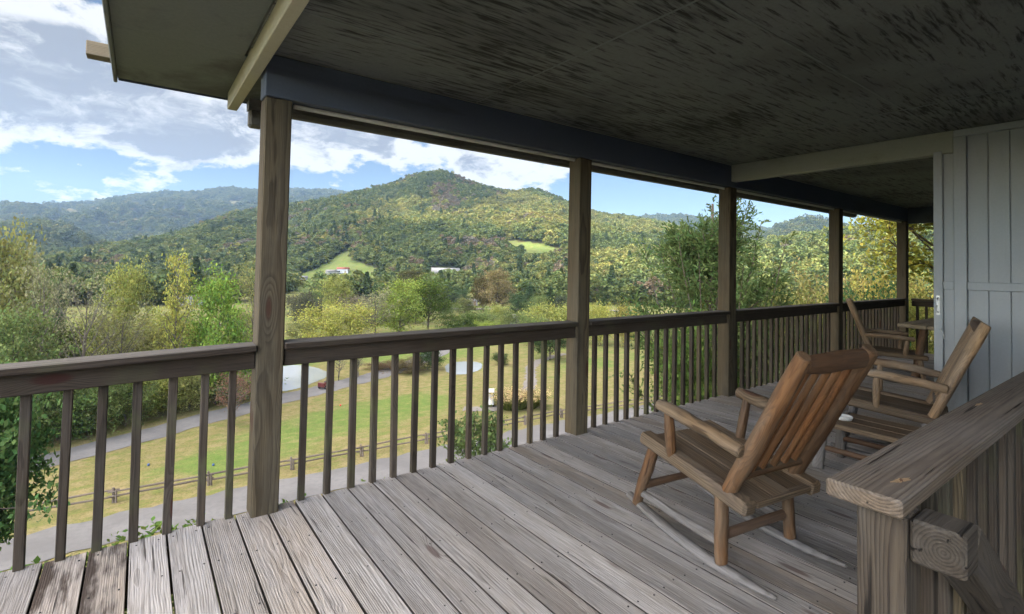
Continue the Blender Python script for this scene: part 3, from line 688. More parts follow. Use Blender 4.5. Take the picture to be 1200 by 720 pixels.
if Vc:
    Fc = np.concatenate(Fc); me = np_mesh('cloud', np.concatenate(Vc), Fc.ravel(), np.full(len(Fc), 3), True)
    m, t = new_mat('cloud_white'); finish(t, (.9, .9, .9), 1., spec=0., transl=.5); tag(link_mesh('cloud', me, m), 'unseen cloud bank shaped to shade the deck and valley', None, None, 'structure')

# ------------------------------------------------------------------ deck
DE = 3.155; PX = [.533, 2.957, 5.263, 8.163, 11.02]; XE = 11.16
mb = MB(); mbs = MB(); x = .153 - .1548*12; k = 0
while x < XE - .1:
    y0 = -1.6 if x + .14 < 1.32 else .372
    wgap = rnd.uniform(.006, .0115); top = rnd.uniform(-.003, .0)
    ends = [DE + rnd.uniform(-.006, .008), y0]
    if x < 1.2: cuts = [ends[0], rnd.uniform(.2, .7), ends[1]]
    else: cuts = ends
    for a, b in zip(cuts[:-1], cuts[1:]):
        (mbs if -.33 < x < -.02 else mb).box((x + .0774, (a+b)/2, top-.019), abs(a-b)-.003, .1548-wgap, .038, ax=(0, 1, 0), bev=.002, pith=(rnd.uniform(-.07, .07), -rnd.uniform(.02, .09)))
    x += .1548; k += 1
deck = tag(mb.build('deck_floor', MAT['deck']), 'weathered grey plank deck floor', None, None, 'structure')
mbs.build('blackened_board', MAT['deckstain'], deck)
mb = MB()
for k in range(74):
    xc = .153 - .1548*12 + .1548*k + .0774
    for yj in (3.09, 2.72, 2.28, 1.84, 1.40, .96, .52):
        for dx_ in (-.045, .045):
            if rnd.random() < .9:
                c0 = (xc+dx_+rnd.uniform(-.008, .008), yj+rnd.uniform(-.01, .01), .0002); mb.log([(c0[0], c0[1], -.004), (c0[0], c0[1], .0008)], .0042, 7, bump=0, cap=.1)
mb.build('nail_heads', MAT['rubber'], deck)
mb = MB(); mb.box((4.7, DE-.06, -.17), 13, .038, .235, bev=.004); mb.box((1.3, -.6, -.17), .038, 1.9, .235); mb.box((6.3, .42, -.17), 9.9, .038, .235)
for xx in np.arange(-1.4, 11.2, 1.22): mb.box((xx, 1.75, -.17), .038, 2.6, .23)
mb.build('rim_joist', MAT['rail'], deck)
mb = MB()
for i in range(6): mb.box((1.5+.28*i, -.17, -.19-.185*i), .28, 1.0, .04, ax=(1, 0, 0))
stairs = tag(mb.build('stair_steps', MAT['deck']), 'plank steps going down beside the stair railing', None, None, 'structure')
mb = MB()
for yy in (-.66, .31): mb.box((2.2, yy, -.75), 2.2, .04, .28, ax=(.83, 0, -.55), up=(.55, 0, .83))
mb.build('stringer', MAT['rail'], stairs)

# ------------------------------------------------------------------ porch posts
plab = ['thick weathered porch post nearest the camera, grained front with small knots', 'brown porch post in front of the wooded peak', 'dark porch post meeting the cross beam, feathery evergreen behind',
        'porch post behind the near rocking chair with pale side', 'last porch post at the far corner of the deck']
for i, px_ in enumerate(PX):
    mb = MB(); lean = [.035, .0, .0, 0, 0][i]
    mb.box((px_+.07, 3.064+.07, 1.155), 2.33, .14, .14, ax=(.004, 0, 1), up=(0, 1, 0), bev=.006, pith=(.02, -.16))
    tag(mb.build('porch_post', MAT['post']), plab[i], 'porch post', 'posts holding up the porch roof')

# ------------------------------------------------------------------ railings
def railing(name, p0, p1, xs, label, horiz=(1, 0, 0), dzs=(0, 0), pale=()):
    """straight railing between two points: flat cap, board below it, separate balusters"""
    p0 = np.array(p0, float); p1 = np.array(p1, float); d = unit(p1-p0); L_ = np.linalg.norm(p1-p0); nrm = np.array([-d[1], d[0], 0])
    root = empty(name, tuple(p0), 0, label, 'railing', 'porch railing sections')
    root['label'] = label
    mid = (p0+p1)/2-p0
    up_ = np.array([0, 0, 1.])
    dd = p1+np.array([0, 0, dzs[1]])-p0-np.array([0, 0, dzs[0]]); mz = (dzs[0]+dzs[1])/2
    mb = MB(); mb.box(mid+nrm*.072+up_*(.9414-.019+mz), L_-.004, .145, .038, ax=dd, bev=.005); mb.build('cap_rail', MAT['rail'], root)
    mb = MB(); mb.box(mid+nrm*.062+up_*(.901-.048+mz), L_-.006, .038, .095, ax=dd, bev=.004); mb.build('lower_rail', MAT['rail'], root)
    for k, s in enumerate(xs):
        mb = MB(); jj_ = rnd.uniform(-.006, .006); w_ = rnd.uniform(.034, .040); z0 = -.19
        mb.box(d*(s+jj_)+nrm*(.101+.0)+up_*((.86+z0)/2+mz*(s/L_)*2*0), .86-z0, w_, .037, ax=(rnd.uniform(-.008, .008), rnd.uniform(-.003, .003), 1), up=(0, 1, 0), bev=.003)
        mb.build('baluster', MAT['post'] if k in pale else MAT['bal'], root)
    return root
bx0 = sorted([.435-.1385*k for k in range(14)]); x0 = -1.6
railing('porch_railing', (x0, 3.045, 0), (PX[0], 3.045, 0), [b-x0 for b in bx0 if b > x0+.05], 'railing left of the thickest post, with moss-tinged cap', dzs=(-.05, 0))
names = ['railing between the thick near post and the peak post, overlooking the pond and carts', 'railing in front of the feathery evergreen', 'railing directly behind the near rocking chair back', 'railing behind the rocking chair by the table']
for i in range(4):
    a = PX[i]+.14; b = PX[i+1]
    n_ = int(round((b-a)/.1408)); xs = [(k+.98)*(b-a)/n_-.0 for k in range(n_-0) if (k+.98)*(b-a)/n_ < b-a-.02]
    pale = {0: (12,), 1: (4, 11), 2: (8,), 3: (2, 9)}[i]
    railing('porch_railing', (a, 3.045, 0), (b, 3.045, 0), xs, names[i], pale=pale)
railing('porch_railing', (XE-.06, 3.02, 0), (XE-.06, 1.30, 0), [.07+.125*k for k in range(13)], 'short end railing beyond the table top at the far deck end')

# stair railing close to the camera
root = empty('stair_railing', (1.2, .42, 0), 0, 'grey stair railing with wide knotty cap and sloping handrail', 'railing')
off = np.array([1.2, .42, 0])
mb = MB(); mb.box(np.array([3.235, .4225, .9225])-off, 3.99, .141, .038, bev=.005, pith=(.03, -.055)); cap_ = mb.build('cap_rail', MAT['cap'], root)
mb = MB(); mb.box(np.array([1.31, .397, .35])-off, 1.1, .089, .088, ax=(0, 0, 1), up=(0, 1, 0), bev=.004, pith=(.02, .03)); mb.build('newel_post', MAT['newel'], root)
mb = MB(); mb.box(np.array([3.28, .43, .853])-off, 3.85, .038, .09, bev=.004); mb.build('lower_rail', MAT['rail'], root)
for k in range(30):
    mb = MB(); mb.box(np.array([1.42+.128*k, .392, .35])-off, 1.1, .037, .036, ax=(rnd.uniform(-.006, .006), 0, 1), up=(0, 1, 0), bev=.003); mb.build('baluster', MAT['post'] if k in (0, 3) else MAT['bal'], root)
d = unit((1, 0, -.72)); st = np.array([1.272, .3055, .858])
mb = MB()
# short level return block, then the sloping rail
mb.box(st+np.array([.045, 0, 0])-off, .09, .088, .088, bev=.006, pith=(.01, .0))
mb.box(st+np.array([.09, 0, -.002])+d*.95-np.array([0, 0, .0])-off, 1.9, .086, .088, ax=d, bev=.006, pith=(.0, .01)); hr_ = mb.build('handrail', MAT['newel'], root)

kn = plain('pale_worn_knot', (.27, .185, .105), .8, var=.6, sc=90.)
kd_ = plain('dark_knot_heart', (.10, .05, .025), .8, var=.5, sc=90.)
def knot(c, rx, ry, parent, off_, rz=0., mat=None, dz=0.):
    V = []; n_ = 44; ph = [rnd.uniform(0, 6.28) for _ in range(4)]
    for k in range(n_):
        a = 2*math.pi*k/n_; q = 1+.22*math.sin(2*a+ph[0])+.16*math.sin(5*a+ph[1])+.12*math.sin(9*a+ph[2])+rnd.uniform(-.1, .1); x, y = math.cos(a)*rx*q, math.sin(a)*ry*q
        V.append((c[0]-off_[0]+x*math.cos(rz)-y*math.sin(rz), c[1]-off_[1]+x*math.sin(rz)+y*math.cos(rz), c[2]-off_[2]+dz))
    link_mesh('knot', np_mesh('knot', V, list(range(n_)), [n_]), mat or kn, parent)
p = at_z(1056, 563, .9422); knot(p, .026, .008, cap_, off, -.15); knot(p, .008, .004, cap_, off, .3, kd_, .0004)
p = at_z(1147, 474, .9422); knot(p, .034, .005, cap_, off)
# ------------------------------------------------------------------ house
house = empty('house', (5.3, 0, 0), 0, 'grey blue board house wall with porch ceiling, beams and eaves', 'house'); H0 = np.array([5.3, 0, 0])
def part(name, mat, boxes, parent=house, off_=H0, bev=.004):
    mb = MB()
    for (a, b) in boxes:
        a = np.array(a, float); b = np.array(b, float); mb.box((a+b)/2-off_, *(b-a), bev=bev)
    return mb.build(name, mat, parent)
XW = 5.262
boxes = [((XW+.034, -6, -1.3), (16, 1.262, 2.548))]
y = 1.066
while y > -6:
    boxes.append(((XW+.018, y-.1185, -.2), (XW+.031, y, 2.50))); y -= .1235
boxes += [((XW+.022, 1.149, -.2), (XW+.032, 1.216, 2.40))]
boxes.append(((-.1, -2.62, -1.3), (5.25, -2.42, 2.556)))
wall = part('wall', MAT['wall'], boxes, bev=.003)
part('corner_board', MAT['wall'], [((XW-.008, 1.069, -.1), (XW+.030, 1.147, 2.5))], wall)
part('cross_rail', MAT['wall'], [((XW-.004, -6, 1.272), (XW+.016, 1.067, 1.335)), ((XW-.002, 1.1485, 1.272), (XW+.0175, 1.2165, 1.335))], wall)
stile = part('door_stile', MAT['wall'], [((XW-.004, 1.218, .02), (XW+.033, 1.277, 2.40))])
hm_ = MB(); hm_.log([(XW-.006, 1.247, 1.20), (XW-.045, 1.247, 1.19), (XW-.05, 1.247, 1.14), (XW-.045, 1.247, 1.09), (XW-.006, 1.247, 1.08)]-H0, .006, 8, bump=0)
hm_.box(np.array([XW-.006, 1.247, 1.14])-H0, .004, .024, .16, bev=.001); hm_.build('handle', MAT['steel'], stile)
hm_ = MB(); hm_.log([(XW-.006, 1.232, .95), (XW-.03, 1.215, .93), (XW-.034, 1.206, .90), (XW-.02, 1.206, .87)]-H0, .005, 8, bump=0); hm_.build('latch', MAT['steel'], stile)
part('door_header', MAT['wall'], [((XW+.0, -6, 2.502), (XW+.032, 1.147, 2.556))], wall)
# ceiling: plywood sheets with covered seams
boxes = []; CZ = 2.56
for xa, xb in ((.45, 1.9), (1.9, 4.34), (4.34, 6.78), (6.78, 9.22), (9.22, 11.3)):
    for ya, yb in ((-2.2, -.0), (.0, 1.22), (1.22, 2.44), (2.44, 3.045)):
        boxes.append(((xa+.0005, ya+.0005, CZ), (xb-.0005, yb-.0005, CZ+.012)))
ceil = part('porch_ceiling', MAT['ceil'], boxes, bev=.001)
mbx = [((q-.006, -2.2, CZ-.0035), (q+.006, 3.04, CZ-.0005)) for q in (1.9, 4.34, 6.78, 9.22)]+[((.53, q-.006, CZ-.0030), (11.0, q+.006, CZ-.0004)) for q in (0., 1.22, 2.44)]
part('seam_strip', MAT['soffit'], mbx, ceil, bev=.0005)
part('header_beam', MAT['beam'], [((.533, 3.052, 2.322), (XE, 3.098, 2.558)), ((.533, 3.10, 2.325), (XE, 3.20, 2.556))])
part('screen_track', MAT['track'], [((.70, 3.13, 2.299), (XE, 3.15, 2.3235))])
part('cross_beam', MAT['trim'], [((XW, 1.149, 2.376), (XW+.09, 3.050, 2.5585))])
part('end_beam', MAT['beam'], [((XE-.1, 1.3, 2.28), (XE, 3.05, 2.5585))])
part('soffit', MAT['soffit'], [((-.15, 3.222, 2.572), (XE+.5, 4.146, 2.584)), ((-.15, -2.2, 2.572), (.448, 3.22, 2.584))], bev=.001)
raf = MB()
raf.box(np.array([.490, .9, 2.512])-H0, 6.2, .062, .118, ax=(0, 1, 0), bev=.004)
raf.build('rafter', MAT['rafter'], house)
rf = part('roof', MAT['greyroof'], [((-.19, -2.3, 2.72), (16, 4.19, 2.80)), ((.5, -2.2, 2.60), (16, 3.9, 2.715))], bev=.002)
part('barge_board', MAT['soffit'], [((-.172, -2.3, 2.545), (-.152, 4.16, 2.718))], rf)
part('eave_fascia', MAT['beam'], [((-.148, 4.148, 2.562), (XE+.5, 4.168, 2.718))], rf)
part('outrigger_end', MAT['block'], [((-.30, 3.95, 2.63), (-.174, 4.05, 2.715))], rf)
# gutter: open channel
gm = MB(); prof = [(4.035, 2.57), (4.035, 2.52), (4.055, 2.495), (4.115, 2.495), (4.145, 2.53), (4.145, 2.58)]
for (ya, za), (yb, zb) in zip(prof[:-1], prof[1:]):
    c = np.array([6.1, (ya+yb)/2, (za+zb)/2]); l_ = math.hypot(yb-ya, zb-za); gm.box(c-H0, 11., l_, .004, up=unit((0, -(zb-za), yb-ya)), bev=.0005)
gm.box(np.array([.602, 4.09, 2.53])-H0, .004, .10, .07, bev=.001); gut = gm.build('gutter', MAT['gutter'], house)
part('downspout', MAT['gutter'], [((.605, 4.04, 2.375), (.70, 4.13, 2.50))], gut, bev=.015)

# ------------------------------------------------------------------ rocking chairs
def rocking_chair(label):
    root = empty('rocking_chair', (0, 0, 0), 0, label, 'rocking chair', 'log rocking chairs on the porch')
    for s in (-1, 1):
        pts = [(s*.263, q, .024+.13*(q-.2)**2) for q in np.linspace(-.34, .80, 15)]
        MB().log(pts, [.012, .033, .035, .033, .024], 10, flat=.68, cap=.8, bump=.03).build('rocker', MAT['loggray'], root)
    for s in (-1, 1):
        MB().log(arc((s*.27, .70, .05), (s*.235, .60, .40), 6, wob=.003), [.030, .035, .033], bump=.05).build('leg', MAT['log'], root)
        MB().log(arc((s*.263, .0, .045), (s*.25, .04, .355), 6, wob=.003), [.033, .035, .036], bump=.05).build('leg', MAT['log'], root)
    for s in (-1, 1):
        mb = MB(); a = np.array((s*.25, -.155, .352)); b = np.array((s*.245, .69, .428))
        mb.box((a+b)/2, .85, .088, .066, ax=b-a, bev=.017); mb.build('seat_rail', MAT['seat'], root)
    mb = MB()
    for i, xx in enumerate((-.137, 0., .137)):
        mb.box((xx, .255, .397-.002*i), .80, .134, .022, ax=(0, 1, .088), bev=.005, pith=(rnd.uniform(-.03, .03), -.04))
    mb.build('seat', MAT['seat'], root)
    MB().box((0, -.13, .358), .41, .05, .028, bev=.01).build('seat_crossbar', MAT['seat'], root)
    P0 = lambda s, f: np.array((s*.25, .0-.40*f, .36+.71*f))
    for s in (-1, 1):
        MB().log([P0(s, f)+np.array([rnd.uniform(-.003, .003), 0, 0]) for f in np.linspace(0, 1, 8)], [.039, .044, .040, .043, .038], 14, bump=.06, cap=.3).build('back_post', MAT['log'], root)
    MB().log(arc(P0(-1, .94)+np.array([.02, 0, 0]), P0(1, .94)-np.array([.02, 0, 0]), 7, sag=(0, 0, -.004), wob=.003), [.036, .046, .037], bump=.09).build('top_rail', MAT['logdark'], root)
    MB().log(arc(P0(-1, .15), P0(1, .15), 6), .027, 10, flat=.8).build('bottom_rail', MAT['log'], root)
    for i in range(5):
        xx = -.165+.0825*i; a = P0(0, .14); b = P0(0, .93); a[0] = b[0] = xx
        MB().log(arc(a+np.array([0, .004, 0]), b+np.array([0, .004, 0]), 6, wob=.002), [.017, .020, .016], 10).build('back_spindle', MAT['logorange'], root)
    for s in (-1, 1):
        MB().log(arc((s*.318, .49, .665), (s*.305, -.13, .605), 7, sag=(0, 0, .008), wob=.003), [.034, .040, .037, .034], 12, flat=.85, cap=.6).build('armrest', MAT['seat'], root)
        MB().log(arc((s*.268, .41, .41), (s*.312, .405, .645), 5), [.028, .030, .027], 10).build('arm_support', MAT['log'], root)
    MB().log(arc((-.262, .655, .17), (.262, .655, .17), 5), .021, 9).build('stretcher', MAT['logdark'], root)
    MB().log(arc((-.262, .03, .16), (.262, .03, .16), 5), .024, 9).build('stretcher', MAT['logdark'], root)
    for s in (-1, 1): MB().log(arc((s*.258, .66, .12), (s*.255, .03, .13), 6, wob=.003), .021, 9).build('stretcher', MAT['loggray'], root)
    return root
ch = rocking_chair('orange brown log rocking chair nearest the camera, its slatted back turned to us')
ch.location = (2.447, 1.275, 0); ch.rotation_euler = (R(3.5), 0, R(-8.5)); ch.scale = (.963, .80, 1.01)
def copy_tree(o, parent=None):
    c = o.copy(); col.objects.link(c)
    if parent is not None: c.parent = parent
    for k in list(o.children): copy_tree(k, c)
    return c
c2 = copy_tree(ch); c2['label'] = 'tan weathered log rocking chair beside the grey wall, its slats facing left'; c2.location = (4.767, 1.184, 0); c2.rotation_euler = (R(-.6), 0, R(15.5)); c2.scale = (.99, .75, .99)
for o in c2.children:
    if o.name.startswith(('back_post', 'leg', 'arm_support', 'back_spindle', 'armrest')):
        o.data = o.data.copy(); o.data.materials.clear(); o.data.materials.append(MAT['loggray' if o.name.startswith('leg') else 'logtan'])
c3 = copy_tree(ch); c3['label'] = 'brown log rocking chair by the far railing, facing the table'
for o in c3.children:
    if o.name.startswith(('back_post', 'armrest', 'arm_support', 'leg', 'top_rail')):
        o.data = o.data.copy(); o.data.materials.clear(); o.data.materials.append(MAT['logtan'])
c3.location = (7.90, 2.63, .035); c3.rotation_euler = (R(-7.5), 0, R(-158.4)); c3.scale = (.97, .82, .89)

# low log table between the chairs, with its ashtray
tb = empty('log_side_table', (4.12, 1.25, 0), 0, 'low plank side table on log legs between two rocking chairs', 'side table')
mb = MB()
for i in range(3): mb.box((-.14+.14*i, 0, .325), .78, .137, .035, ax=(0, 1, 0), bev=.006)
mb.build('table_top', MAT['seat'], tb)
for sx in (-1, 1):
    for sy in (-1, 1): MB().log(arc((sx*.19, sy*.36, .0), (sx*.16, sy*.33, .36), 4), [.033, .035], 11).build('leg', MAT['loggray'], tb)
mb = MB().log(arc((-.17, -.33, .15), (-.17, .33, .15), 4), .02, 8); mb.log(arc((.17, -.33, .15), (.17, .33, .15), 4), .02, 8); mb.build('stretcher', MAT['logdark'], tb)
def lathe(prof, seg=28):
    V, Fc, Cn = [], [], []
    for (r_, z_) in prof:
        for k in range(seg): V.append((r_*math.cos(2*math.pi*k/seg), r_*math.sin(2*math.pi*k/seg), z_))
    for j in range(len(prof)-1):
        for k in range(seg): Fc += [j*seg+k, j*seg+(k+1) % seg, (j+1)*seg+(k+1) % seg, (j+1)*seg+k]; Cn.append(4)
    return np_mesh('lathe', V, Fc, Cn, True)
ash = link_mesh('ashtray', lathe([(.001, .008), (.05, .008), (.062, .03), (.068, .034), (.07, .03), (.06, .002), (.001, .001)]), MAT['ceramic']); ash.scale = (.8, .8, .8); ash.location = (4.08, 1.50, .3435)
tag(ash, 'small white glass ashtray on the low plank table', 'ashtray')
# far dining table
ft = empty('plank_table', (8.55, 1.80, 0), 0, 'pale plank table at the far end of the porch beside the wall corner', 'table')
mb = MB()
for i in range(6): mb.box((0, -.40+.16*i, .725), 1.5-.10*(i in (0, 5)), .157, .05, ax=(1, 0, 0), bev=.012)
mb.build('table_top', MAT['block'], ft)
for sx in (-1, 1):
    for sy in (-1, 1): MB().log(arc((sx*.6, sy*.33, 0), (sx*.5, sy*.25, .70), 5), .045, 11).build('leg', MAT['log'], ft)

# ------------------------------------------------------------------ split rail fence
fen = empty('split_rail_fence', (0, 46, G0), 0, 'old split rail fence along the near lane', 'fence')
fx = [-37, -31, -25, -19, -13, -7, -1, 4.9, 10.9, 16.8, 23.2, 29, 35, 40.2, 46.5, 53.4, 60, 66]; fy = np.interp(fx, [-37, -13, -1, 11, 40, 53, 66], [50.5, 48, 46.7, 45.8, 44.3, 42.3, 39.5]); prev = None
for i, (a, b) in enumerate(zip(fx, fy)):
    mb = MB(); z = gz(a, b)-G0
    mb.log(arc((a, b-46, z-.2), (a+rnd.uniform(-.05, .05), b-46, z+1.1), 4, wob=.01), [.10, .085], 7, bump=.1); mb.log(arc((a+.16, b-46-.1, z-.2), (a+.14, b-46-.1, z+.95), 4), [.085, .07], 7, bump=.1); mb.build('post', MAT['fence'], fen)
    if prev is not None:
        for h in (.45, .85):
            mb = MB(); mb.log(arc((prev[0]-.35, prev[1]-46+rnd.uniform(-.1, .1), h+rnd.uniform(-.06, .06)), (a+.35, b-46+rnd.uniform(-.1, .1), h+rnd.uniform(-.06, .06)), 5, wob=.03), [.07, .075, .06], 6, bump=.12); mb.build('rail', MAT['fence'], fen)
    prev = (a, b)

# ------------------------------------------------------------------ golf carts and tee markers
def box_part(name, mat, boxes, parent, bev=.03): return part(name, mat, boxes, parent, np.zeros(3), bev)
def golf_cart(x, y, rz, body, label, roof=True, rider=False):
    c = empty('golf_cart', (x, y, gz(x, y)+.06), rz, label, 'golf cart')
    box_part('body', body, [((-1.15, -.56, .28), (1.1, .56, .42)), ((.75, -.55, .42), (1.12, .55, .88)), ((-.95, -.56, .42), (-.15, .56, .68)), ((-1.2, -.5, .42), (-.95, .5, .72))], c, .05)
    s = box_part('seat', MAT['cartwhite'] if body is not MAT['cartred'] else MAT['cartdark'], [((-.72, -.52, .68), (-.18, .52, .80)), ((-.80, -.52, .82), (-.70, .52, 1.18))], c, .03)
    for sx, sy in ((.72, .5), (.72, -.5), (-.72, .5), (-.72, -.5)):
        w_ = MB().log([(sx, sy-.09, .23), (sx, sy+.09, .23)], .23, 18, bump=0, cap=.2, up=(0, 0, 1)).build('wheel', MAT['rubber'], c)
        MB().log([(sx, sy-.095, .23), (sx, sy+.095, .23)], .11, 14, bump=0, cap=.1).build('rim', MAT['white'], w_)
    MB().log([(.55, .22, .85), (.38, .22, 1.0)], .02, 6, bump=0).build('steering_column', MAT['cartdark'], c)
    if roof:
        box_part('roof', MAT['cartwhite'], [((-1.0, -.58, 1.76), (.85, .58, 1.83))], c, .03)
        for sx, sx2 in ((.9, .7), (-.85, -.85)):
            for sy in (-.52, .52): MB().log([(sx, sy, .6), (sx2, sy, 1.77)], .02, 6, bump=0).build('pillar', MAT['cartdark'], c)
    return c
p = at_z(571, 477, G0); golf_cart(p[0]+.6, p[1]+.4, R(235), MAT['cartwhite'], 'white roofed golf cart parked on the cart path by the pampas grass')
p = at_z(382, 455, G0); golf_cart(p[0], p[1], R(215), MAT['cartred'], 'dark red open cart driving on the far lane by the pond', roof=False)
for (u, v, m_, lb) in ((174, 546, 'teeblue', 'blue tee marker farther from the thick post, alone on the tan grass'), (250, 546, 'teeblue', 'blue tee marker nearer the thick post, just above the fence'), (399, 476, 'teered', 'small red tee marker on the green turf')):
    p = at_z(u, v, G0); o = link_mesh('tee_marker', lathe([(.001, -.05), (.08, -.02), (.10, .07), (.085, .14), (.03, .17), (.001, .18)], 14), MAT[m_]); o.location = (p[0], p[1], gz(p[0], p[1])+.02); tag(o, lb, 'tee marker')

# ------------------------------------------------------------------ buildings in the valley
def cottage(u, v, r, w_, d_, h_, wallm, roofm, label, turn=0., rh=None, name='house', on_ground=True, cat='house'):
    # walk out along the bearing until the ground there is seen at row v
    rs = np.linspace(120, 1100, 500); d0 = ray(u, v); hd = d0[:2]/math.hypot(d0[0], d0[1]); zz_ = height(hd[0]*rs, hd[1]*rs); sl_ = EYE+rs*d0[2]/math.hypot(d0[0], d0[1])
    hit = np.nonzero(zz_ >= sl_)[0]; rn_ = rs[hit[0]] if len(hit) else r
    k_ = rn_/r; w_, d_, h_ = w_*k_, d_*k_, max(2.4, h_*k_); r = rn_
    x, y = hd[0]*r, hd[1]*r; z = gz(x, y)-.4
    b = math.atan2(y, x)-math.pi/2+turn; root = empty(name, (x, y, z), b, label, cat); rh = rh or w_*.18
    part('wall', wallm, [((-w_/2, -d_/2, 0), (w_/2, d_/2, h_))], root, np.zeros(3), .05)
    o_ = .4; hh = d_/2+o_; V = [(-w_/2-o_, -hh, h_+.02), (w_/2+o_, -hh, h_+.02), (w_/2+o_, 0, h_+rh), (-w_/2-o_, 0, h_+rh), (-w_/2-o_, hh, h_+.02), (w_/2+o_, hh, h_+.02)]
    me = np_mesh('roof', V, [0, 1, 2, 3, 3, 2, 5, 4, 0, 3, 4, 1, 5, 2, 0, 4, 5, 1], [4, 4, 3, 3, 4]); link_mesh('roof', me, roofm, root)
    n_ = max(2, int(w_/4))
    for i in range(n_):
        xx = -w_/2+(i+.5)*w_/n_
        if i == n_//2: part('door', MAT['brownroof'], [((xx-.5, -d_/2-.06, .2), (xx+.5, -d_/2+.0, 2.3))], root, np.zeros(3), .01)
        else: part('window', MAT['glass'], [((xx-.6, -d_/2-.05, 1.1), (xx+.6, -d_/2+.0, 2.3))], root, np.zeros(3), .01)
    return root
cottage(389, 323, 560, 11, 8, 4.2, MAT['white'], MAT['greyroof'], 'white grey-roofed house left of the red-roofed farmhouse', .3)
cottage(402, 320, 585, 12, 8, 4.5, MAT['greywall'], MAT['redroof'], 'farmhouse with faded red and white roof on the lower slope', -.2)
cottage(405, 328, 540, 13, 5, 3.2, MAT['white'], MAT['whiteroof'], 'long low white trailer below the red-roofed farmhouse')
cottage(353, 329, 540, 11, 5, 2.6, MAT['white'], MAT['whiteroof'], 'low white shed just right of the thick post')
cottage(446, 326, 520, 10, 5, 2.6, MAT['white'], MAT['whiteroof'], 'small white shed beside the dark spruce')
cottage(522, 325, 480, 26, 8, 4.0, MAT['white'], MAT['whiteroof'], 'very long white building below the wooded peak')
cottage(585, 281, 640, 11, 8, 4.6, MAT['greywall'], MAT['greyroof'], 'grey house at the top of the hillside clearing', .3)
cottage(565, 287, 600, 4.5, 4, 2.6, MAT['white'], MAT['whiteroof'], 'tiny white hut below the hillside clearing')
cottage(656, 304, 520, 17, 7, 4.2, MAT['greywall'], MAT['brownroof'], 'brown-roofed house at the right end of the clearing')
cottage(553, 358, 225, 5, 4, 2.4, MAT['white'], MAT['whiteroof'], 'little white cottage beside the orange-brown tree')
cottage(607, 380, 160, 5, 4, 1.1, MAT['white'], MAT['whiteroof'], 'low white-roofed shelter just above the railing', name='shelter', cat='shelter')
cottage(107, 342, 262, 11, 5, 2.6, MAT['white'], MAT['whiteroof'], 'white shed in the field behind the bare trees at left')
cottage(166, 345, 250, 11, 6, 3., MAT['white'], MAT['redroof'], 'pink-red roofed barn in the field left of the thin yellow tree', name='barn', cat='barn')
cottage(190, 344, 262, 8, 5, 2.8, MAT['white'], MAT['whiteroof'], 'white barn beside the pink-red roofed barn', name='barn', cat='barn')
cottage(222, 357, 190, 7, 5, 2.2, MAT['white'], MAT['whiteroof'], 'white shed between the thin yellow tree and bright green tree', name='shed', cat='shed')

# ------------------------------------------------------------------ trees one can tell apart
RK = {'broad': .36, 'full': .42, 'sparse': .30, 'bare': .30, 'tall': .2, 'spruce': .24, 'bush': .62}
def tree_px(kind, i, u, r, vtop, wpx, color, label, group, name='tree', cat='tree'):
    p = at_r(u, vtop, r); x, y = p[0], p[1]; z = gz(x, y); H = max(1., (p[2]-z)/.98); dep = np.array([x, y, 0])@fw
    W = wpx*dep/F/(2*RK[kind]*1.12); return place_tree(kind, i, x, y, H, W, color, label, group, name, cat, sink=.1)
GB = 'trees beyond the far lane'; GM = 'trees on the golf ground and fields'
olive = (.235, .25, .085); yel = (.33, .345, .08); lime = (0.237, 0.312, 0.062); brt = (0.188, 0.300, 0.056); grn = (0.150, 0.206, 0.069); dk = (0.062, 0.106, 0.044); gry = (.235, .24, .13); brn = (.22, .185, .08); ygr = (.27, .30, .08)
for a in [
 ('full', 0, -6, 74, 274, 90, olive, 'tall olive yellow tree filling the far left edge'),
 ('sparse', 0, 54, 70, 322, 56, gry, 'thin half-bare tree with dark forked trunk near the left edge'),
 ('bare', 0, 100, 67, 342, 74, gry, 'nearly bare grey brown tree with straight leaning trunk'),
 ('spruce', 0, 72, 112, 306, 18, dk, 'narrow dark spruce rising behind the left trees'),
 ('full', 1, 42, 118, 318, 55, grn, 'rounded mid green tree left of the narrow dark spruce'),
 ('broad', 0, 150, 84, 320, 46, ygr, 'yellow green open tree in front of the pink-red roofed barn'),
 ('sparse', 1, 128, 72, 370, 46, olive, 'pale thin-leaved tree left of the pink-red roofed barn'),
 ('tall', 0, 209, 71, 298, 38, yel, 'tall thin golden tree with bare pale trunk'),
 ('full', 2, 257, 72, 327, 74, brt, 'bright fresh green rounded tree left of the thick post'),
 ('sparse', 2, 298, 80, 322, 40, olive, 'loose olive tree touching the left side of thick post'),
 ('broad', 1, 176, 75, 380, 66, olive, 'bushy olive tree below the barn roofs'),
 ('broad', 2, 226, 78, 384, 55, ygr, 'low yellow green tree between golden and bright green trees'),
 ('full', 0, 116, 92, 372, 50, ygr, 'low yellowish tree behind the bare grey tree'),
 ('bare', 1, 142, 70, 378, 62, gry, 'small bare tree with pale trunk below the open yellow tree'),
 ('broad', 0, 20, 64, 372, 75, grn, 'leafy green tree low at the far left edge'),
 ('broad', 1, 75, 80, 385, 60, (.075, .10, .025), 'green tree behind the forked bare trunk'),
 ('full', 1, 200, 95, 366, 45, ygr, 'pale green round tree behind the golden trunk'),
 ('full', 2, 288, 100, 366, 45, olive, 'dull olive tree partly behind the thick post'),
]: tree_px(*a[:7], a[7], GB)
tree_px('sparse', 1, 276, 62, 440, 44, (.22, .13, .085), 'small reddish dogwood on the near side of the far lane', GM)
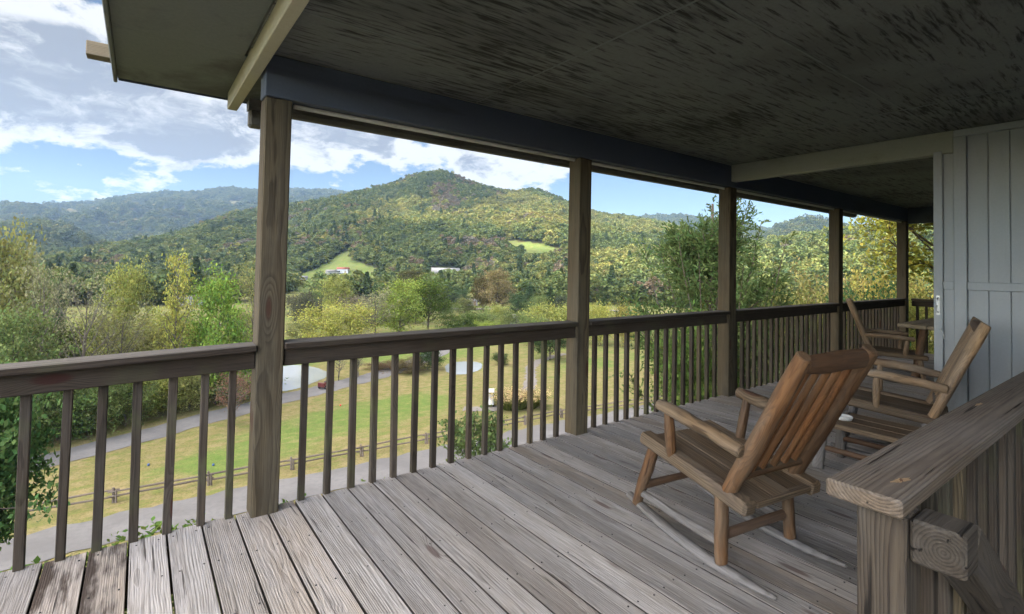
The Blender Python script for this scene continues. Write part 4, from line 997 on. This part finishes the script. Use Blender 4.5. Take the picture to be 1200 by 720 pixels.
for a in [
 ('bush', 0, 393, 112, 363, 76, yel, 'broad golden bushy tree right of the thick post'),
 ('full', 0, 470, 124, 330, 54, lime, 'tall lime green tree, left of the lime pair'),
 ('broad', 1, 503, 132, 331, 50, (.085, .13, .022), 'tall green tree, right of the lime pair'),
 ('sparse', 0, 440, 118, 346, 52, gry, 'greyish thin tree left of the lime pair'),
 ('sparse', 2, 416, 135, 350, 48, (.15, .125, .085), 'pinkish grey thin tree behind the golden bushy tree'),
 ('bush', 1, 356, 150, 347, 44, (.09, .095, .06), 'grey green thicket beside the thick post'),
 ('broad', 2, 396, 165, 328, 34, ygr, 'yellow green tree below the white trailer'),
 ('spruce', 1, 441, 190, 324, 15, dk, 'dark narrow spruce above the greyish thin tree'),
 ('full', 1, 480, 235, 316, 40, (.085, .085, .025), 'olive brown tree behind the lime pair'),
 ('full', 2, 583, 190, 317, 44, brn, 'large orange brown tree in the valley'),
 ('full', 0, 566, 196, 325, 26, (.10, .085, .03), 'olive tree touching the left side of orange brown tree'),
 ('spruce', 2, 619, 190, 327, 20, dk, 'tall dark spruce right of the orange brown tree'),
 ('full', 1, 608, 180, 345, 26, dk, 'dark rounded evergreen below the tall dark spruce'),
 ('spruce', 0, 645, 188, 332, 22, (.04, .075, .022), 'green spruce between the dark spruce and second post'),
 ('full', 2, 632, 178, 347, 26, grn, 'round green tree before the green spruce'),
 ('full', 0, 660, 176, 348, 24, (.06, .075, .045), 'blue green round tree next to the second post'),
 ('full', 1, 528, 205, 342, 22, (.05, .07, .045), 'blue green tree left of the little white cottage'),
 ('full', 2, 543, 212, 340, 22, dk, 'dark tree right behind the little white cottage'),
 ('bush', 0, 535, 128, 371, 48, (.07, .11, .022), 'green thicket between the lime pair and field shelter'),
 ('bush', 1, 560, 135, 367, 44, grn, 'dark green thicket left of the low white shelter'),
 ('bush', 2, 572, 122, 379, 30, lime, 'small lime bush in front of the thickets'),
 ('bush', 0, 650, 118, 362, 66, ygr, 'wide dome of olive yellow bush left of the second post'),
 ('bush', 1, 583, 150, 360, 28, ygr, 'yellowish bush by the pale valley road'),
 ('full', 0, 502, 86, 404, 34, (.035, .07, .018), 'dark green small tree on the left bank of the golf pond'),
 ('bare', 0, 421, 82, 398, 36, gry, 'bare slender tree beside the far lane bend'),
 ('bare', 1, 398, 80, 404, 30, gry, 'second bare slender tree next to the dark red cart'),
 ('bush', 2, 452, 88, 425, 46, (.13, .09, .05), 'brown dry brush along the far lane'),
 ('bush', 0, 478, 84, 422, 40, (.12, .10, .045), 'tan brush between far lane and pond tree'),
 ('broad', 1, 645, 96, 388, 46, (.04, .075, .02), 'green tree over the cart path near the second post'),
 ('bush', 1, 587, 90, 415, 20, (.04, .07, .02), 'small dark bush on the grass right of the golf pond'),
 ('spruce', 1, 706, 150, 346, 20, (.05, .085, .025), 'light green spruce close right of the second post'),
 ('spruce', 2, 731, 148, 338, 22, (.055, .095, .025), 'light green spruce second from the second post'),
 ('bush', 2, 704, 116, 362, 36, yel, 'golden bush at the foot of the light green spruces'),
    ('bush', 0, 736, 116, 364, 34, (.27, .25, .06), 'second golden bush nearer the feathery evergreen'),
    ('full', 1, 366, 178, 340, 34, grn, 'mid green round tree above the grey green thicket'),
    ('bush', 2, 425, 150, 362, 52, (.17, .20, .07), 'soft green thicket between the golden bushy tree and lime pair'),
    ('bush', 0, 462, 160, 360, 50, ygr, 'yellow green thicket behind the lime pair trunks'),
    ('broad', 2, 488, 152, 348, 36, (.13, .18, .055), 'green tree filling the gap inside the lime pair'),
    ('full', 2, 520, 170, 352, 30, grn, 'round green tree left of the field thickets'),
    ('bush', 1, 605, 140, 366, 40, (.15, .19, .06), 'green bush above the low white shelter'),
    ('bush', 2, 352, 120, 378, 40, (.20, .22, .08), 'olive bush at the right foot of the thick post view'),
    ('full', 1, 545, 185, 350, 26, (.15, .17, .06), 'olive green tree hiding half the white cottage'),
    ('broad', 0, 672, 130, 356, 34, grn, 'green tree half hidden by the second post'),
    ('bush', 1, 625, 112, 374, 34, grn, 'low dark green bush right of the white shelter'),
]: tree_px(*a[:7], a[7], GM)
# understorey beyond the far lane
fl = np.array([(-60, 40), (-30, 50), (-5.7, 59.6), (11.8, 68.4), (24, 73.7), (36, 80)], float)
sh = ['shrub at the far left end of the hedge beyond the lane', 'second hedge shrub beyond the lane from the left', 'yellowish hedge shrub under the forked bare trunk', 'dense green hedge shrub below the bare grey tree', 'mid green hedge shrub under the small bare tree',
      'olive hedge shrub below the bushy olive tree', 'dark hedge shrub left of the golden trunk', 'low green hedge shrub under the golden trunk', 'yellow green hedge shrub left of the bright tree', 'dark green hedge shrub under the bright green tree', 'hedge shrub behind the reddish dogwood', 'last hedge shrub before the thick post']
for i, lb in enumerate(sh):
    xx = -21+i*2.95+rnd.uniform(-.5, .5); yy = np.interp(xx, fl[:, 0], fl[:, 1])+5.2+rnd.uniform(-.6, .8)
    place_tree('bush', i, xx, yy, rnd.uniform(3.8, 5.6), rnd.uniform(4., 5.), [grn, (.15, .20, .06), ygr, olive, grn, (.12, .20, .055)][i % 6], lb, 'hedge shrubs beyond the far lane', 'shrub', 'shrub', sink=.1)
# second row hides the field edge behind
sh2 = ['back-row shrub behind the far left hedge end', 'back-row shrub behind the forked bare trunk', 'back-row shrub behind the bare grey tree', 'back-row shrub below the white field shed', 'back-row shrub below the pink-red barn', 'back-row shrub under the golden tree', 'back-row shrub behind the bright green tree', 'back-row shrub left of the thick post']
for i, lb in enumerate(sh2):
    xx = -20+i*4.6; yy = np.interp(xx, fl[:, 0], fl[:, 1])+11+rnd.uniform(-1, 2)
    place_tree('bush', i+1, xx, yy, rnd.uniform(4.5, 6.), rnd.uniform(4.4, 6), [olive, ygr, grn, gry, olive][i % 5], lb, 'back row of shrubs beyond the far lane', 'shrub', 'shrub', sink=.1)
# pampas grass
def pampas(x, y, label, n=900):
    g = np.random.default_rng(int(x*7)); a = g.uniform(0, 6.28, n); rr = g.random(n)**.5
    P0 = np.stack([np.cos(a)*rr*.5, np.sin(a)*rr*.5, np.zeros(n)], 1); out = np.stack([np.cos(a)*rr, np.sin(a)*rr, np.full(n, 1.1)], 1)*g.uniform(.7, 1.5, n)[:, None]
    Pm = P0+out*.6; Pt = P0+out*np.array([1.15, 1.15, .92]); sd = np.stack([-np.sin(a), np.cos(a), np.zeros(n)], 1)*.035
    V = np.stack([P0-sd, P0+sd, Pm+sd, Pm-sd, Pm-sd, Pm+sd, Pt+sd*.3, Pt-sd*.3], 1).reshape(-1, 3)
    root = empty('pampas_grass', (x, y, gz(x, y)), 0, label, 'ornamental grass', 'pampas grass clumps'); root.scale = (1.35, 1.35, 1.15)
    me = np_mesh('blades', V, np.arange(8*n), np.full(2*n, 4)); set_attr(me, 'lr', 'FLOAT', 'FACE', g.random(2*n)); o = link_mesh('blades', me, MAT['leaf'], root); o.color = (.12, .15, .035, 1)
    k = 260; pt = Pt[:k]+np.array([0, 0, .25]); q = np.repeat(pt, 5, 0)+g.normal(size=(5*k, 3))*np.array([.07, .07, .16])
    o = link_mesh('plumes', leaf_mesh('plumes', q, .09, 5), MAT['leaf'], root); o.color = (.50, .40, .20, 1)
for (u, v, lb) in ((596, 480, 'pampas grass clump nearest the white roofed cart'), (609, 479, 'tallest middle clump of pampas grass'), (622, 478, 'pampas grass clump farthest from the white roofed cart')):
    p = at_z(u, v, G0); pampas(p[0], p[1], lb)

# ------------------------------------------------------------------ near vegetation on the bank
def own_tree(name, x, y, zb, H, Wd, color, label, cat, seed, leaves, lsz, mat='bark', **k):
    mb, P = skeleton(seed, leaves=leaves, **k)
    root = empty(name, (x, y, zb), 0, label, cat); root.scale = (Wd, Wd, H)
    tr = mb.build('trunk', MAT[mat], root); o = link_mesh('crown', leaf_mesh('crown', P, lsz, seed+1, upbias=.3), MAT['leaf'], root); o.color = tuple(color)+(1,); return root
p = at_r(-48, 462, 29); own_tree('leafy_tree', p[0], p[1], gz(p[0], p[1]), p[2]-gz(p[0], p[1])+.3, 6.5, (.085, .16, .05), 'dark green broad-leaved tree at the lower left below the railing', 'tree', 301, 24000, .019, R_=.34, cb=.5, nl=26, shape='round', clump=.045, rise=.25)
p = at_r(556, 486, 35); own_tree('young_tree', p[0], p[1], gz(p[0], p[1]), p[2]-gz(p[0], p[1]), 6.2, (.10, .15, .05), 'young leafy tree between the near lane and the deck edge', 'tree', 302, 5000, .024, R_=.30, cb=.25, nl=22, shape='round', clump=.045)
p = at_r(1128, 300, 16.5); own_tree('maple_tree', p[0], p[1], gz(p[0], p[1]), 5.2-gz(p[0], p[1]), 6.6, (.36, .37, .07), 'yellow green maple near the far porch corner', 'tree', 303, 26000, .0115, R_=.36, cb=.4, nl=30, shape='round', clump=.04, trunk_r=.011)

def hemlock(x, y, zb, H, label, seed, name='evergreen_tree', col_=(.085, .132, .045), nst=12, spread=.36, ntw=46):
    g = np.random.default_rng(seed); mb = MB(); A, B = [], []
    tr = [np.array([.02*math.sin(q*3)*H*.2, 0, q*H*.9]) for q in np.linspace(0, 1, 8)]
    mb.log(tr, [.018*H, .012*H, .004*H], 8)
    stems = [(np.array(tr), 1.)]
    for s in range(nst*6):
        f = g.uniform(.03, .85); a = g.uniform(0, 6.28); upr = g.random() < .38; L = H*spread*(1.06-f)**.9*g.uniform(.7, 1.2)*(.75 if upr else 1.)
        b = np.array([np.interp(f, np.linspace(0, 1, 8), np.array(tr)[:, k]) for k in range(3)])
        hd = np.array([math.cos(a), math.sin(a), 0]); pts = np.array([b+hd*L*q**.85+np.array([0, 0, L*((.7*q+1.5*q*q) if upr else (.25*q+.45*q*q))]) for q in np.linspace(0, 1, 7)])
        mb.log(pts, [.004*H, .0008*H], 5, bump=0); stems.append((pts, .8))
    for pts, k_ in stems:
        n = len(pts); tang = np.gradient(pts, axis=0)
        for j in range(ntw if k_ < 1 else ntw*2):
            q = g.uniform(.12, 1.); o = np.array([np.interp(q, np.linspace(0, 1, n), pts[:, k]) for k in range(3)]); tg = unit([np.interp(q, np.linspace(0, 1, n), tang[:, k]) for k in range(3)])
            dr = unit(tg*.9+g.normal(size=3)*.55); l_ = (.05+.085*(1-q))*H*g.uniform(.6, 1.3)
            for q2 in np.linspace(.1, 1, 9):
                c = o+dr*l_*q2+np.array([0, 0, -.10*l_*q2*q2]); dd = unit(dr+g.normal(size=3)*.55); ln = .018*H*g.uniform(.6, 1.3)
                A.append(c); B.append(c+dd*ln)
    A = np.array(A); B = np.array(B); d = B-A; sd = np.cross(d, g.normal(size=d.shape)); sd = sd/np.linalg.norm(sd, axis=1)[:, None]*(.0030*H)
    V = np.stack([A, (A+B)/2+sd, B, (A+B)/2-sd], 1).reshape(-1, 3)
    root = empty(name, (x, y, zb), 0, label, 'tree'); mb.build('trunk', MAT['bark'], root)
    me = np_mesh('needles', V, np.arange(len(V)), np.full(len(A), 4)); set_attr(me, 'lr', 'FLOAT', 'FACE', np.repeat(g.random(len(A)//9+1), 9)[:len(A)])
    o = link_mesh('needles', me, MAT['leaf'], root); o.color = tuple(col_)+(1,); return root
p = at_r(835, 236, 13.5); z_ = gz(p[0], p[1]); hemlock(p[0], p[1], z_, (p[2]-z_)*1.10, 'big feathery evergreen with upright plumes beside the third post', 41)
p = at_r(925, 348, 14.5); z_ = gz(p[0], p[1]); hemlock(p[0], p[1], z_, (p[2]-z_)*1.02, 'smaller wispy evergreen right of the big feathery one', 47, nst=7, ntw=34, col_=(.15, .18, .075))

sl_ = [('bush', 800, 26, 405, 60, (0.170, 0.187, 0.068), 'pale bank shrub below the feathery evergreen, behind the bays of dark balusters'),       ('bush', 815, 12, 392, 90, (0.085, 0.145, 0.034), 'leafy bank shrub left of the third post foot'), ('bush', 880, 15, 372, 110, (0.153, 0.170, 0.051), 'olive bank shrub right of the third post'), ('bush', 945, 17, 362, 90, (0.204, 0.221, 0.060), 'light green bank shrub left of the fourth post'),
       ('bush', 1005, 19, 348, 80, (0.068, 0.153, 0.060), 'dark green shrub behind the fourth post'), ('bush', 1050, 24, 335, 90, (0.340, 0.315, 0.085), 'pale yellow shrub below the maple'), ('bush', 1090, 20, 350, 80, (0.238, 0.255, 0.068), 'light shrub behind the far end railing'), ('bush', 975, 30, 338, 100, (0.255, 0.238, 0.085), 'pale olive shrub lower down the bank')]
for i, (k, u, r, vt, wp, c, lb) in enumerate(sl_): tree_px(k, i, u, r, vt, wp, c, lb, 'shrubs on the bank below the deck', 'shrub', 'shrub')
# weeds reaching up to the deck edge
wl = ['weeds poking up at the left picture edge of the deck', 'small weeds between the second and third balusters', 'tallest weeds at the deck edge left of the thick post', 'weeds close to the thick post', 'weeds right of the thick post foot', 'little weeds below the middle of the pond railing']
for i, (xx, zt) in enumerate([(-.42, -.09), (-.21, -.10), (.04, -.04), (.27, -.06), (.75, -.09), (1.25, -.10)]):
    g = np.random.default_rng(900+i); n = 420; P = g.normal(size=(n, 3))*np.array([.075, .04, .14])+np.array([0, 0, 1.15]); P[:, 2] = np.minimum(P[:, 2], 1.31+g.random(n)*.05)
    root = empty('weed_clump', (xx, 3.33, -1.35+zt), 0, wl[i], 'weeds', 'weeds along the deck edge')
    mb = MB()
    for k in range(9): mb.log(arc((g.normal()*.04, g.normal()*.04, -.1), (g.normal()*.08, g.normal()*.05, 1.25), 4, wob=.02), [.005, .003], 5, bump=0)
    mb.build('stems', MAT['bark'], root); o = link_mesh('leaves', leaf_mesh('leaves', P, .024, 70+i), MAT['leaf'], root); o.color = (.13, .22, .05, 1)
